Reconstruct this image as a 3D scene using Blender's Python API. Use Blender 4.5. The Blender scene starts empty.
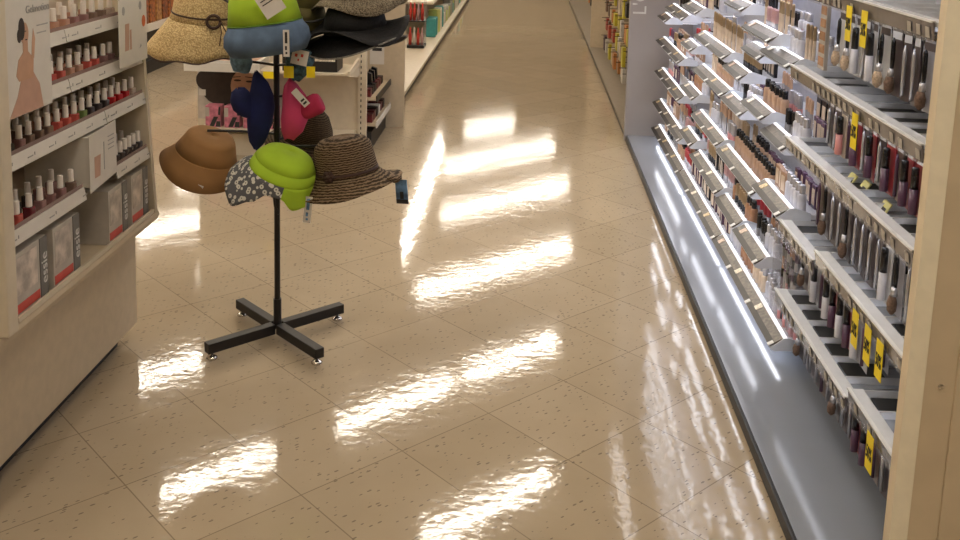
import bpy, bmesh, math, random
from mathutils import Vector, Matrix, Euler
random.seed(7)
S = bpy.context.scene
C = S.collection
PI = math.pi

# ------------------------------------------------------------------ helpers
def mat(name, col, rough=0.5, metal=0.0, var=0.08, scale=30.0, emit=None, estr=0.0, spec=0.5, col2=None, bump=0.0, coat=0.0, dist=0.01):
    m = bpy.data.materials.new(name); m.use_nodes = True
    nt = m.node_tree; b = nt.nodes['Principled BSDF']
    b.inputs['Roughness'].default_value = rough
    b.inputs['Metallic'].default_value = metal
    b.inputs['Specular IOR Level'].default_value = spec
    b.inputs['Coat Weight'].default_value = coat
    tc = nt.nodes.new('ShaderNodeTexCoord')
    n = nt.nodes.new('ShaderNodeTexNoise'); n.inputs['Scale'].default_value = scale; n.inputs['Detail'].default_value = 3
    nt.links.new(tc.outputs['Object'], n.inputs['Vector'])
    r = nt.nodes.new('ShaderNodeValToRGB')
    c2 = col2 or tuple(max(0, c*(1-var)) for c in col)
    c1 = col if col2 else tuple(min(1, c*(1+var)) for c in col)
    r.color_ramp.elements[0].position = 0.35; r.color_ramp.elements[1].position = 0.65
    r.color_ramp.elements[0].color = (*c2, 1); r.color_ramp.elements[1].color = (*c1, 1)
    nt.links.new(n.outputs['Fac'], r.inputs['Fac'])
    nt.links.new(r.outputs['Color'], b.inputs['Base Color'])
    if bump:
        bp = nt.nodes.new('ShaderNodeBump'); bp.inputs['Strength'].default_value = bump; bp.inputs['Distance'].default_value = dist
        nt.links.new(n.outputs['Fac'], bp.inputs['Height']); nt.links.new(bp.outputs['Normal'], b.inputs['Normal'])
    if emit:
        b.inputs['Emission Color'].default_value = (*emit, 1); b.inputs['Emission Strength'].default_value = estr
    return m

def stripe_mat(name, c1, c2, scale, axis='Z', rough=0.85, distort=3.0, dscale=4.0, bump=0.4, sharp=(0.35, 0.65)):
    m = bpy.data.materials.new(name); m.use_nodes = True
    nt = m.node_tree; b = nt.nodes['Principled BSDF']; b.inputs['Roughness'].default_value = rough
    b.inputs['Specular IOR Level'].default_value = 0.2
    tc = nt.nodes.new('ShaderNodeTexCoord'); w = nt.nodes.new('ShaderNodeTexWave')
    w.wave_type = 'BANDS'; w.bands_direction = axis
    w.inputs['Scale'].default_value = scale; w.inputs['Distortion'].default_value = distort
    w.inputs['Detail'].default_value = 3; w.inputs['Detail Scale'].default_value = dscale
    nt.links.new(tc.outputs['Object'], w.inputs['Vector'])
    r = nt.nodes.new('ShaderNodeValToRGB'); r.color_ramp.elements[0].position = sharp[0]; r.color_ramp.elements[1].position = sharp[1]
    r.color_ramp.elements[0].color = (*c1, 1); r.color_ramp.elements[1].color = (*c2, 1)
    nt.links.new(w.outputs['Fac'], r.inputs['Fac']); nt.links.new(r.outputs['Color'], b.inputs['Base Color'])
    bp = nt.nodes.new('ShaderNodeBump'); bp.inputs['Strength'].default_value = bump; bp.inputs['Distance'].default_value = 0.003
    nt.links.new(w.outputs['Fac'], bp.inputs['Height']); nt.links.new(bp.outputs['Normal'], b.inputs['Normal'])
    return m

def weave_mat(name, c1, c2, scale, rough=0.85, bump=0.6):
    m = bpy.data.materials.new(name); m.use_nodes = True
    nt = m.node_tree; b = nt.nodes['Principled BSDF']; b.inputs['Roughness'].default_value = rough
    b.inputs['Specular IOR Level'].default_value = 0.2
    tc = nt.nodes.new('ShaderNodeTexCoord'); v = nt.nodes.new('ShaderNodeTexVoronoi')
    v.inputs['Scale'].default_value = scale
    nt.links.new(tc.outputs['Object'], v.inputs['Vector'])
    r = nt.nodes.new('ShaderNodeValToRGB'); r.color_ramp.elements[0].position = 0.2; r.color_ramp.elements[1].position = 0.75
    r.color_ramp.elements[0].color = (*c1, 1); r.color_ramp.elements[1].color = (*c2, 1)
    nt.links.new(v.outputs['Distance'], r.inputs['Fac']); nt.links.new(r.outputs['Color'], b.inputs['Base Color'])
    bp = nt.nodes.new('ShaderNodeBump'); bp.inputs['Strength'].default_value = bump; bp.inputs['Distance'].default_value = 0.004; bp.invert = True
    nt.links.new(v.outputs['Distance'], bp.inputs['Height']); nt.links.new(bp.outputs['Normal'], b.inputs['Normal'])
    return m

def clear_mat(name, tint=(0.9, 0.9, 0.92), amount=0.88, rough=0.08):
    m = bpy.data.materials.new(name); m.use_nodes = True
    nt = m.node_tree; b = nt.nodes['Principled BSDF']; out = nt.nodes['Material Output']
    b.inputs['Roughness'].default_value = rough
    tc = nt.nodes.new('ShaderNodeTexCoord'); n = nt.nodes.new('ShaderNodeTexNoise'); n.inputs['Scale'].default_value = 12
    nt.links.new(tc.outputs['Object'], n.inputs['Vector'])
    r = nt.nodes.new('ShaderNodeValToRGB')
    r.color_ramp.elements[0].color = (*[c*0.93 for c in tint], 1); r.color_ramp.elements[1].color = (*tint, 1)
    nt.links.new(n.outputs['Fac'], r.inputs['Fac']); nt.links.new(r.outputs['Color'], b.inputs['Base Color'])
    t = nt.nodes.new('ShaderNodeBsdfTransparent'); t.inputs['Color'].default_value = (*[min(1, 0.5+0.5*c) for c in tint], 1)
    mx = nt.nodes.new('ShaderNodeMixShader'); mx.inputs[0].default_value = amount
    nt.links.new(b.outputs[0], mx.inputs[1]); nt.links.new(t.outputs[0], mx.inputs[2]); nt.links.new(mx.outputs[0], out.inputs['Surface'])
    return m

class MB:
    def __init__(s): s.v = []; s.f = []
    def add(s, vs, fs, m=0):
        n = len(s.v); s.v += [tuple(v) for v in vs]; s.f += [([i+n for i in f], m) for f in fs]; return s
    def box(s, x0, x1, y0, y1, z0, z1, m=0):
        vs = [(x, y, z) for x in (x0, x1) for y in (y0, y1) for z in (z0, z1)]
        return s.add(vs, [(0,1,3,2),(4,6,7,5),(0,4,5,1),(2,3,7,6),(0,2,6,4),(1,5,7,3)], m)
    def prism(s, poly, a, b, axis='y', m=0):
        n = len(poly)
        def pt(p, t): return {'y': (p[0], t, p[1]), 'z': (p[0], p[1], t), 'x': (t, p[0], p[1])}[axis]
        vs = [pt(p, a) for p in poly]+[pt(p, b) for p in poly]
        fs = [list(range(n)), list(range(2*n-1, n-1, -1))]+[(i, (i+1) % n, n+(i+1) % n, n+i) for i in range(n)]
        return s.add(vs, fs, m)
    def lathe(s, prof, c=(0,0,0), seg=16, m=0, sx=1, sy=1, close=True):
        vs = []; fs = []; n = len(prof)
        for r, z in prof:
            for k in range(seg):
                a = 2*PI*k/seg; vs.append((c[0]+sx*r*math.cos(a), c[1]+sy*r*math.sin(a), c[2]+z))
        for i in range(n-1):
            for k in range(seg):
                fs.append((i*seg+k, i*seg+(k+1) % seg, (i+1)*seg+(k+1) % seg, (i+1)*seg+k))
        if close: fs += [list(range(seg)), list(range((n-1)*seg, n*seg))]
        return s.add(vs, fs, m)
    def tube(s, pts, r, seg=8, m=0, cap=True):
        pts = [Vector(p) for p in pts]; vs = []; fs = []; n = len(pts)
        up = Vector((0.13, 0.21, 0.97))
        for i, p in enumerate(pts):
            d = (pts[min(i+1, n-1)]-pts[max(i-1, 0)]).normalized()
            u = d.cross(up)
            if u.length < 1e-3: u = d.cross(Vector((1, 0, 0)))
            u.normalize(); w = d.cross(u)
            rr = r[i] if isinstance(r, (list, tuple)) else r
            for k in range(seg):
                a = 2*PI*k/seg; vs.append(p+u*(rr*math.cos(a))+w*(rr*math.sin(a)))
        for i in range(n-1):
            for k in range(seg): fs.append((i*seg+k, i*seg+(k+1) % seg, (i+1)*seg+(k+1) % seg, (i+1)*seg+k))
        if cap: fs += [list(range(seg)), list(range((n-1)*seg, n*seg))]
        return s.add(vs, fs, m)
    def grid(s, rows, m=0):
        n = len(rows[0]); vs = [p for r in rows for p in r]
        fs = [(i*n+j, i*n+j+1, (i+1)*n+j+1, (i+1)*n+j) for i in range(len(rows)-1) for j in range(n-1)]
        return s.add(vs, fs, m)
    def quad(s, a, b, c, d, m=0): return s.add([a, b, c, d], [(0, 1, 2, 3)], m)
    def build(s, name, mats, parent=None, org=None, smooth=False, bevel=0, solid=0, sub=0, normals=True):
        if org is None: org = parent.location if (parent is not None and parent.parent is None and not parent.get('_local')) else (0,0,0)
        if parent is not None and parent.parent is not None and parent.type == 'MESH':
            org = s_org(parent)
        o_ = Vector(org)
        me = bpy.data.meshes.new(name)
        me.from_pydata([tuple(Vector(v)-o_) for v in s.v], [], [f for f, _ in s.f])
        if not isinstance(mats, (list, tuple)): mats = [mats]
        for mm in mats: me.materials.append(mm)
        for p, (_, mi) in zip(me.polygons, s.f): p.material_index = mi; p.use_smooth = smooth
        if normals:
            bm = bmesh.new(); bm.from_mesh(me); bmesh.ops.recalc_face_normals(bm, faces=bm.faces); bm.to_mesh(me); bm.free()
        ob = bpy.data.objects.new(name, me); C.objects.link(ob)
        if parent is not None: ob.parent = parent
        if solid:
            md = ob.modifiers.new('solid', 'SOLIDIFY'); md.thickness = solid; md.offset = 0
        if bevel:
            md = ob.modifiers.new('bev', 'BEVEL'); md.width = bevel; md.segments = 2; md.limit_method = 'ANGLE'
        if sub:
            md = ob.modifiers.new('sub', 'SUBSURF'); md.levels = sub; md.render_levels = sub
        return ob
def s_org(o):
    p = o
    while p.parent is not None: p = p.parent
    return p.location if not p.get('_local') else (0,0,0)

def tag(o, label=None, cat=None, group=None, kind=None):
    if label: o['label'] = label
    if cat: o['category'] = cat
    if group: o['group'] = group
    if kind: o['kind'] = kind
    return o
def thing(name, label, cat, loc=(0,0,0), rot=(0,0,0), group=None):
    o = bpy.data.objects.new(name, None); C.objects.link(o); o.empty_display_size = 0.05
    o.location = loc; o.rotation_euler = rot
    return tag(o, label, cat, group)
def struct(o): o['kind'] = 'structure'; return o
def local(o): o['_local'] = 1; return o
def unlocal():
    for o in bpy.data.objects:
        if '_local' in o: del o['_local']
def copy_tree(o, parent=None):
    c = o.copy(); C.objects.link(c)
    if parent is not None: c.parent = parent
    for ch in list(o.children): copy_tree(ch, c)
    return c
def text_mesh(body, size, m, name, parent, matrix, depth=0.0005, align='CENTER', org=None):
    cu = bpy.data.curves.new('t', 'FONT'); cu.body = body; cu.size = size; cu.extrude = depth
    cu.align_x = align; cu.align_y = 'CENTER'; cu.resolution_u = 3
    t = bpy.data.objects.new('t', cu); C.objects.link(t)
    dg = bpy.context.evaluated_depsgraph_get()
    me = bpy.data.meshes.new_from_object(t.evaluated_get(dg))
    bpy.data.objects.remove(t)
    o_ = Vector(org if org is not None else s_org(parent) if parent is not None else (0,0,0))
    me.transform(Matrix.Translation(-o_) @ matrix)
    me.materials.clear(); me.materials.append(m)
    ob = bpy.data.objects.new(name, me); C.objects.link(ob)
    if parent is not None: ob.parent = parent
    return ob
def frame_mat(o, xdir, ydir):
    x = Vector(xdir).normalized(); y = Vector(ydir); y = (y-x*y.dot(x)).normalized(); z = x.cross(y)
    M = Matrix((x, y, z)).transposed().to_4x4(); M.translation = Vector(o); return M
ORD = ['', 'first','second','third','fourth','fifth','sixth','seventh','eighth','ninth','tenth','eleventh','twelfth','thirteenth','fourteenth','fifteenth','sixteenth','seventeenth','eighteenth','nineteenth','twentieth','twenty-first','twenty-second','twenty-third','twenty-fourth','twenty-fifth','twenty-sixth','twenty-seventh','twenty-eighth','twenty-ninth','thirtieth','thirty-first','thirty-second','thirty-third','thirty-fourth','thirty-fifth','thirty-sixth']

# ------------------------------------------------------------------ camera
F, CY, PITCH, ROLL, YAW, H = 991.7, 43.8, 0.1405, 0.025, -0.0465, 1.41714
fw = Vector((math.sin(YAW)*math.cos(PITCH), math.cos(YAW)*math.cos(PITCH), -math.sin(PITCH)))
rt = Vector((math.cos(YAW), -math.sin(YAW), 0)); up = rt.cross(fw)
c_, s_ = math.cos(ROLL), math.sin(ROLL)
r2 = rt*c_+up*s_; u2 = -rt*s_+up*c_
cam = bpy.data.cameras.new('camera'); co = bpy.data.objects.new('camera', cam); C.objects.link(co)
M = Matrix((r2, u2, -fw)).transposed().to_4x4(); M.translation = (0, 0, H); co.matrix_world = M
cam.sensor_width = 36; cam.lens = 36*F/960; cam.shift_y = -(270-CY)/960; cam.clip_start = 0.05; cam.clip_end = 100
S.camera = co
# ------------------------------------------------------------------ colour management
S.view_settings.view_transform = 'Standard'; S.view_settings.look = 'None'; S.view_settings.gamma = 1
S.view_settings.use_curve_mapping = False; S.view_settings.exposure = 0.0

# ------------------------------------------------------------------ materials
WARM = (1.0, 0.80, 0.55)
COOL = (0.82, 0.90, 1.0)
m_cream = mat('cream enamel', (0.62, 0.54, 0.41), 0.45, var=0.03)
m_creamd = mat('tan painted steel', (0.56, 0.46, 0.32), 0.5, var=0.04)
m_post = mat('beige laminate', (0.72, 0.60, 0.42), 0.5, var=0.05, scale=8)
m_white = mat('white plastic', (0.78, 0.78, 0.78), 0.35, var=0.03)
m_black = mat('black enamel', (0.012, 0.010, 0.010), 0.45, var=0.2)
m_blackm = mat('matte black fabric', (0.010, 0.010, 0.012), 0.9, var=0.3)
m_chrome = mat('chrome', (0.75, 0.72, 0.68), 0.15, metal=1, var=0.03)
m_kick = mat('black rubber', (0.012, 0.011, 0.012), 0.5, var=0.2)
m_deck = mat('grey enamelled deck', (0.235, 0.25, 0.285), 0.14, metal=0.0, var=0.05, scale=3)
m_panel = mat('taupe grey panel', (0.34, 0.31, 0.30), 0.5, var=0.03, scale=4)
m_wallb = mat('grey back board', (0.36, 0.36, 0.40), 0.5, var=0.06)
m_tray = mat('white tray plastic', (0.72, 0.73, 0.76), 0.25, var=0.03)
m_cap = mat('frosted end cap', (0.74, 0.78, 0.86), 0.3, var=0.03)
m_led = mat('led bar', (0.9, 0.9, 0.9), 0.3, emit=(0.93, 0.92, 1.0), estr=1.0)
m_ledu = mat('led strip', (0.9, 0.9, 0.9), 0.3, emit=(0.90, 0.92, 1.0), estr=11.0)
m_underglow = mat('added underglow', (0.9, 0.9, 0.9), 0.4, emit=(0.86, 0.86, 1.0), estr=1.4)  # glow added under the trays, for the floor's reflection
m_canopy = mat('canopy light', (0.9, 0.9, 0.9), 0.3, emit=(1.0, 0.95, 0.92), estr=5.0)
m_info = mat('brown tinted info strip', (0.105, 0.085, 0.066), 0.35, var=0.5, scale=70)
m_band = mat('dark brown band', (0.016, 0.011, 0.007), 0.45, var=0.2)
m_rail = mat('taupe price rail', (0.15, 0.135, 0.14), 0.2, var=0.1, coat=0.4)
m_ticket = mat('cream price ticket', (0.42, 0.38, 0.33), 0.5, var=0.06)
m_yellow = mat('yellow sale tag', (0.90, 0.70, 0.008), 0.5, var=0.03)
m_yellowp = mat('pale yellow card', (0.62, 0.58, 0.22), 0.5, var=0.05)
m_ink = mat('black ink', (0.02, 0.02, 0.02), 0.6)
m_grey = mat('grey ink', (0.35, 0.34, 0.32), 0.6)
m_clear = clear_mat('clear acrylic')
m_smoke = clear_mat('smoked acrylic', (0.55, 0.40, 0.36), 0.55)
m_paper = mat('white paper', (0.66, 0.62, 0.56), 0.6, var=0.02)
m_lettering = mat('pale lettering', (0.66, 0.65, 0.63), 0.5)

# floor: square tiles at 45 degrees to the aisle, dark flecks, waxed
def floor_material():
    m = bpy.data.materials.new('waxed vinyl tile'); m.use_nodes = True
    nt = m.node_tree; N = nt.nodes; L = nt.links; b = N['Principled BSDF']
    g = N.new('ShaderNodeNewGeometry')
    mp = N.new('ShaderNodeMapping'); mp.vector_type = 'TEXTURE'
    s = 0.3048
    mp.inputs['Location'].default_value = (-3.0698*s, 7.1738*s, 0)
    mp.inputs['Rotation'].default_value = (0, 0, 0.7805); mp.inputs['Scale'].default_value = (s, s, s)
    L.new(g.outputs['Position'], mp.inputs['Vector'])
    br = N.new('ShaderNodeTexBrick'); br.offset = 0; br.squash = 1
    br.inputs['Scale'].default_value = 1; br.inputs['Brick Width'].default_value = 1; br.inputs['Row Height'].default_value = 1
    br.inputs['Mortar Size'].default_value = 0.006; br.inputs['Mortar Smooth'].default_value = 0.3
    br.inputs['Color1'].default_value = (0.43, 0.345, 0.24, 1); br.inputs['Color2'].default_value = (0.395, 0.315, 0.215, 1)
    br.inputs['Mortar'].default_value = (0.25, 0.195, 0.13, 1)
    L.new(mp.outputs[0], br.inputs['Vector'])
    n1 = N.new('ShaderNodeTexNoise'); n1.inputs['Scale'].default_value = 2.2; n1.inputs['Detail'].default_value = 5
    L.new(mp.outputs[0], n1.inputs['Vector'])
    r1 = N.new('ShaderNodeValToRGB'); r1.color_ramp.elements[0].color = (0.90, 0.89, 0.87, 1); r1.color_ramp.elements[1].color = (1.06, 1.06, 1.06, 1)
    L.new(n1.outputs['Fac'], r1.inputs['Fac'])
    mu = N.new('ShaderNodeMixRGB'); mu.blend_type = 'MULTIPLY'; mu.inputs[0].default_value = 1
    L.new(br.outputs['Color'], mu.inputs[1]); L.new(r1.outputs['Color'], mu.inputs[2])
    # flecks
    mp2 = N.new('ShaderNodeMapping'); mp2.inputs['Scale'].default_value = (13, 34, 1); mp2.inputs['Rotation'].default_value = (0, 0, 0.25)
    L.new(mp.outputs[0], mp2.inputs['Vector'])
    v = N.new('ShaderNodeTexVoronoi'); v.inputs['Scale'].default_value = 1; v.voronoi_dimensions = '2D'
    L.new(mp2.outputs[0], v.inputs['Vector'])
    sep = N.new('ShaderNodeSeparateColor'); L.new(v.outputs['Color'], sep.inputs[0])
    lt = N.new('ShaderNodeMath'); lt.operation = 'LESS_THAN'; L.new(sep.outputs[0], lt.inputs[0]); lt.inputs[1].default_value = 0.22
    rr = N.new('ShaderNodeMath'); rr.operation = 'MULTIPLY'; L.new(sep.outputs[1], rr.inputs[0]); rr.inputs[1].default_value = 0.30
    ld = N.new('ShaderNodeMath'); ld.operation = 'LESS_THAN'; L.new(v.outputs['Distance'], ld.inputs[0]); L.new(rr.outputs[0], ld.inputs[1])
    fm = N.new('ShaderNodeMath'); fm.operation = 'MULTIPLY'; L.new(lt.outputs[0], fm.inputs[0]); L.new(ld.outputs[0], fm.inputs[1])
    f2 = N.new('ShaderNodeMath'); f2.operation = 'MULTIPLY'; L.new(fm.outputs[0], f2.inputs[0]); f2.inputs[1].default_value = 0.7
    mx = N.new('ShaderNodeMixRGB'); L.new(f2.outputs[0], mx.inputs[0]); L.new(mu.outputs[0], mx.inputs[1]); mx.inputs[2].default_value = (0.13, 0.10, 0.075, 1)
    L.new(mx.outputs[0], b.inputs['Base Color'])
    # uneven wax
    n2 = N.new('ShaderNodeTexNoise'); n2.inputs['Scale'].default_value = 8.0; n2.inputs['Detail'].default_value = 2.0; n2.inputs['Roughness'].default_value = 0.45
    mp3 = N.new('ShaderNodeMapping'); mp3.inputs['Scale'].default_value = (1, 1, 1)
    L.new(g.outputs['Position'], mp3.inputs['Vector']); L.new(mp3.outputs[0], n2.inputs['Vector'])
    n3 = N.new('ShaderNodeTexNoise'); n3.inputs['Scale'].default_value = 38.0; n3.inputs['Detail'].default_value = 2.0
    L.new(g.outputs['Position'], n3.inputs['Vector'])
    b1 = N.new('ShaderNodeBump'); b1.inputs['Strength'].default_value = 1; b1.inputs['Distance'].default_value = 0.0006
    L.new(n2.outputs['Fac'], b1.inputs['Height'])
    b2 = N.new('ShaderNodeBump'); b2.inputs['Strength'].default_value = 1; b2.inputs['Distance'].default_value = 0.00030
    L.new(n3.outputs['Fac'], b2.inputs['Height']); L.new(b1.outputs['Normal'], b2.inputs['Normal'])
    L.new(b2.outputs['Normal'], b.inputs['Normal'])
    b.inputs['Roughness'].default_value = 0.07; b.inputs['Specular IOR Level'].default_value = 0.5
    b.inputs['IOR'].default_value = 1.5
    return m
m_floor = floor_material()
m_ceil = mat('ceiling board', (0.62, 0.55, 0.45), 0.9, var=0.04, scale=60)
m_wall = mat('cream wall paint', (0.50, 0.42, 0.31), 0.7, var=0.04, scale=5)

# ------------------------------------------------------------------ room shell
X0, X1, Y0, Y1, ZC = -8.0, 7.0, -3.5, 24.0, 2.9
struct(MB().box(X0, X1, Y0, Y1, -0.1, 0).build('floor', m_floor))
struct(MB().box(X0, X1, Y0, Y1, ZC, ZC+0.1).build('ceiling', m_ceil))
struct(MB().box(X0-0.1, X0, Y0, Y1, 0, ZC).build('wall_left', m_wall))
struct(MB().box(X1, X1+0.1, Y0, Y1, 0, ZC).build('wall_right', m_wall))
struct(MB().box(X0, X1, Y1, Y1+0.1, 0, ZC).build('wall_back', mat('tan wall paint', (0.58, 0.48, 0.34), 0.7, var=0.05, scale=3)))
struct(MB().box(X0, X1, Y0-0.1, Y0, 0, ZC).build('wall_front', m_wall))

# ceiling lamps: rows of four-foot fluorescent battens, at 45 degrees to the aisle
m_tube = mat('fluorescent diffuser', (0.9, 0.9, 0.85), 0.4, emit=(1.0, 0.90, 0.76), estr=33.0)
m_lampf = mat('lamp housing white', (0.7, 0.68, 0.62), 0.5)
rows = [(6.75, [-0.9, 0.5, 2.6, 4.55, 8.6, 10.0]), (9.0, [-0.2, 1.2, 3.1, 4.95, 6.3, 8.6, 10.2]), (11.55, [1.5, 3.6, 7.2, 8.45, 11.0]), (14.3, [5.6, 9.2, 10.5]), (16.9, [5.6, 10.8, 12.1]), (19.4, [7.0, 12.8]), (4.2, [-0.8, 0.9, 3.4, 6.5, 8.0]), (1.6, [-1.5, 1.0, 4.0, 5.6]), (-1.4, [-1.2, 1.5, 4.2])]
def make_lamp():
    t = local(thing('ceiling_light', '', 'ceiling light'))
    MB().box(-0.66, 0.66, -0.09, 0.09, -0.03, 0).build('housing', m_lampf, t, bevel=0.004)
    MB().prism([(-0.055, -0.031), (-0.045, -0.055), (0.045, -0.055), (0.055, -0.031)], -0.61, 0.61, 'x').build('diffuser', m_tube, t)
    return t
lamp0 = None; k = 0
for ri, (c, us) in enumerate(sorted(rows)):
    for ui, u in enumerate(us):
        x = (u*math.sqrt(2)-c)/2; y = x+c
        if not (X0+0.8 < x < X1-0.8 and Y0+0.8 < y < Y1-0.8): continue
        if lamp0 is None: lamp0 = make_lamp(); o = lamp0
        else: o = copy_tree(lamp0)
        o.location = (x, y, ZC); o.rotation_euler = (0, 0, PI/4)
        tag(o, 'white fluorescent batten on the ceiling, %s row from the front, %s from its left end' % (ORD[ri+1], ORD[ui+1]), 'ceiling light', 'fluorescent battens on the ceiling')
t = local(thing('strip_light', 'long continuous strip light hanging over the left shelving', 'strip light', (-1.45, 14.2, ZC)))
MB().box(-0.06, 0.06, -3.0, 3.0, -0.05, 0).build('housing', m_lampf, t)
MB().box(-0.045, 0.045, -2.98, 2.98, -0.075, -0.051).build('diffuser', m_tube, t)

# ------------------------------------------------------------------ right side: make-up gondola
GX0, GX1 = 0.63, 1.02
t = thing('cosmetics_gondola', 'long grey make-up gondola with low glossy deck along the right of the aisle', 'display shelf', (0.8, 4.0, 0))
MB().prism([(GX0+0.012, 0), (1.05, 0), (1.05, 0.022), (GX0+0.004, 0.022)], 1.955, 5.975).build('kick_plate', m_kick, t)
MB().box(GX0-0.003, GX0+0.006, 1.955, 5.975, 0.0, 0.0335).build('kick_strip', m_kick, t, bevel=0.002)
MB().prism([(GX0+0.0065, 0.022), (1.05, 0.022), (1.05, 0.036), (GX0+0.0065, 0.036)], 1.955, 5.975).build('base_deck', m_deck, t)
MB().box(1.0, 1.05, 1.955, 5.975, 0.036, 1.96).build('back_board', m_wallb, t)
MB().box(0.60, 1.05, 1.955, 5.975, 1.96, 2.06).build('canopy', m_panel, t)
MB().box(0.62, 0.66, 2.02, 5.95, 1.945, 1.9595).build('canopy_light', m_canopy, t)
gondola = t
t = thing('end_panel', 'tall taupe grey panel with rotated white lettering closing the make-up gondola', 'panel', (0.83, 6.0, 0))
MB().box(0.62, 1.05, 5.98, 6.02, 0.0, 2.06).build('board', m_panel, t, bevel=0.003)
text_mesh("L'ORÉAL PARIS", 0.115, m_lettering, 'lettering', t, frame_mat((0.683, 5.979, 0.775), (0, 0, 1), (-1, 0, 0)), align='LEFT')

# tester trays (z, y0, y1, level word, bay word)
BAYS = {'A': 'bay beside grey panel', 'B': 'second bay from grey panel', 'M': 'third bay from grey panel', 'C': 'fourth bay from grey panel', 'D': 'fifth bay from grey panel', 'E': 'sixth bay from grey panel'}
TR = [
 ('A', 0.098, 4.90, 5.92), ('A', 0.257, 4.92, 5.92), ('A', 0.45, 5.0, 5.90), ('A', 0.635, 5.05, 5.91), ('A', 0.783, 5.60, 5.89), ('A', 0.865, 4.99, 5.59),
 ('B', 0.323, 4.56, 4.88), ('B', 0.54, 4.57, 4.92), ('B', 0.75, 4.69, 4.98), ('B', 0.94, 4.59, 4.97),
 ('M', 0.098, 3.90, 4.895), ('M', 0.285, 3.91, 4.54), ('M', 0.473, 3.95, 4.56), ('M', 0.685, 3.91, 4.57), ('M', 0.835, 3.91, 4.60), ('M', 1.055, 3.63, 3.94),
 ('C', 0.267, 3.545, 3.90), ('C', 0.462, 3.30, 3.93), ('C', 0.68, 3.56, 3.90), ('C', 0.807, 3.60, 3.90), ('C', 1.0, 3.2, 3.6),
 ('D', 0.098, 2.92, 3.895), ('D', 0.261, 3.185, 3.535), ('D', 0.737, 3.235, 3.545), ('D', 0.925, 3.32, 3.585),
 ('E', 0.50, 2.95, 3.285), ('E', 0.705, 2.95, 3.225), ('E', 0.958, 2.95, 3.30),
]
LEV = {}
for b in BAYS:
    for i, tr in enumerate(sorted([q for q in TR if q[0] == b], key=lambda q: q[1])): LEV[tr] = ORD[i+1]
def tester_tray(bay, z, y0, y1, level):
    t = thing('tester_tray', 'white tray with tilted brown info strip, %s from bottom, %s' % (level, BAYS[bay]), 'display tray', (0.87, (y0+y1)/2, z), group='tester trays of the make-up gondola')
    X = 0.775
    MB().prism([(X+0.002, z-0.008), (1.0, z-0.008), (1.0, z+0.006), (X+0.056, z+0.006), (X+0.040, z+0.016)], y0+0.003, y1-0.003).build('tray_body', m_tray, t)
    MB().prism([(X-0.002, z+0.001), (X+0.0405, z+0.024), (X+0.043, z+0.020), (X+0.002, z-0.003)], y0+0.004, y1-0.004).build('info_strip', m_info, t)
    if z > 0.7: MB().box(X+0.060, X+0.19, y0+0.02, y1-0.02, z-0.012, z-0.0083).build('added_underglow', m_underglow, t)  # unseen glowing panel, added to brighten what the floor mirrors
    n = max(1, round((y1-y0)/0.31)); w = (y1-y0)/n
    for i in range(n):
        a, b = y0+i*w, y0+(i+1)*w
        MB().prism([(X-0.0035, z+0.0018), (X+0.0145, z+0.0116), (X+0.015, z+0.0102), (X-0.0025, z+0.0008)], a+0.02, b-0.006).build('dark_band', m_band, t)
        c = MB().prism([(X-0.005, z+0.0015), (X+0.012, z+0.0115), (X+0.013, z+0.0095), (X-0.003, z-0.001)], a+0.001, a+0.019).build('clip', m_white, t)
        if random.random() < 0.6:
            MB().prism([(X+0.013, z+0.0095+0.0015), (X+0.036, z+0.0235), (X+0.037, z+0.0225), (X+0.014, z+0.0095)], b-0.075, b-0.045).build('picture', random.choice(M_PIC), t)
    MB().prism([(X+0.043, z+0.019), (X+0.043, z+0.026), (X+0.053, z+0.026), (X+0.055, z+0.019)], y0+0.004, y1-0.004).build('led_bar', m_led, t)
    MB().box(X+0.034, X+0.044, y0+0.02, y1-0.02, z-0.012, z-0.0083).build('led_strip', m_ledu, t)
    for e in ((y0-0.001, y0+0.003), (y1-0.003, y1+0.001)):
        MB().prism([(X+0.002, z-0.008), (X+0.041, z+0.025), (X+0.056, z+0.027), (X+0.105, z+0.012), (X+0.105, z-0.015), (X+0.012, z-0.015)], e[0], e[1]).build('end_cap', m_cap, t)
    return t
M_PIC = [mat('printed swatch gold', (0.62, 0.47, 0.24), 0.3, var=0.4, scale=90), mat('printed swatch beige', (0.60, 0.44, 0.34), 0.3, var=0.3, scale=90), mat('printed swatch ivory', (0.75, 0.68, 0.55), 0.3, var=0.3, scale=90)]
for tr in TR: tester_tray(*tr, LEV[tr])
# the tiers above the picture's upper edge, seen mirrored in the floor
for ti, zz in enumerate((1.20, 1.38, 1.56, 1.74)):
    for bay, a, b, pos in (('A', 4.62, 5.92, 'far'), ('M', 3.05, 4.60, 'near')):
        o = tester_tray(bay, zz, a, b, '')
        o['label'] = 'long white tester tray high on the make-up gondola, %s level from canopy, %s half' % (ORD[4-ti], pos)

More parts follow.
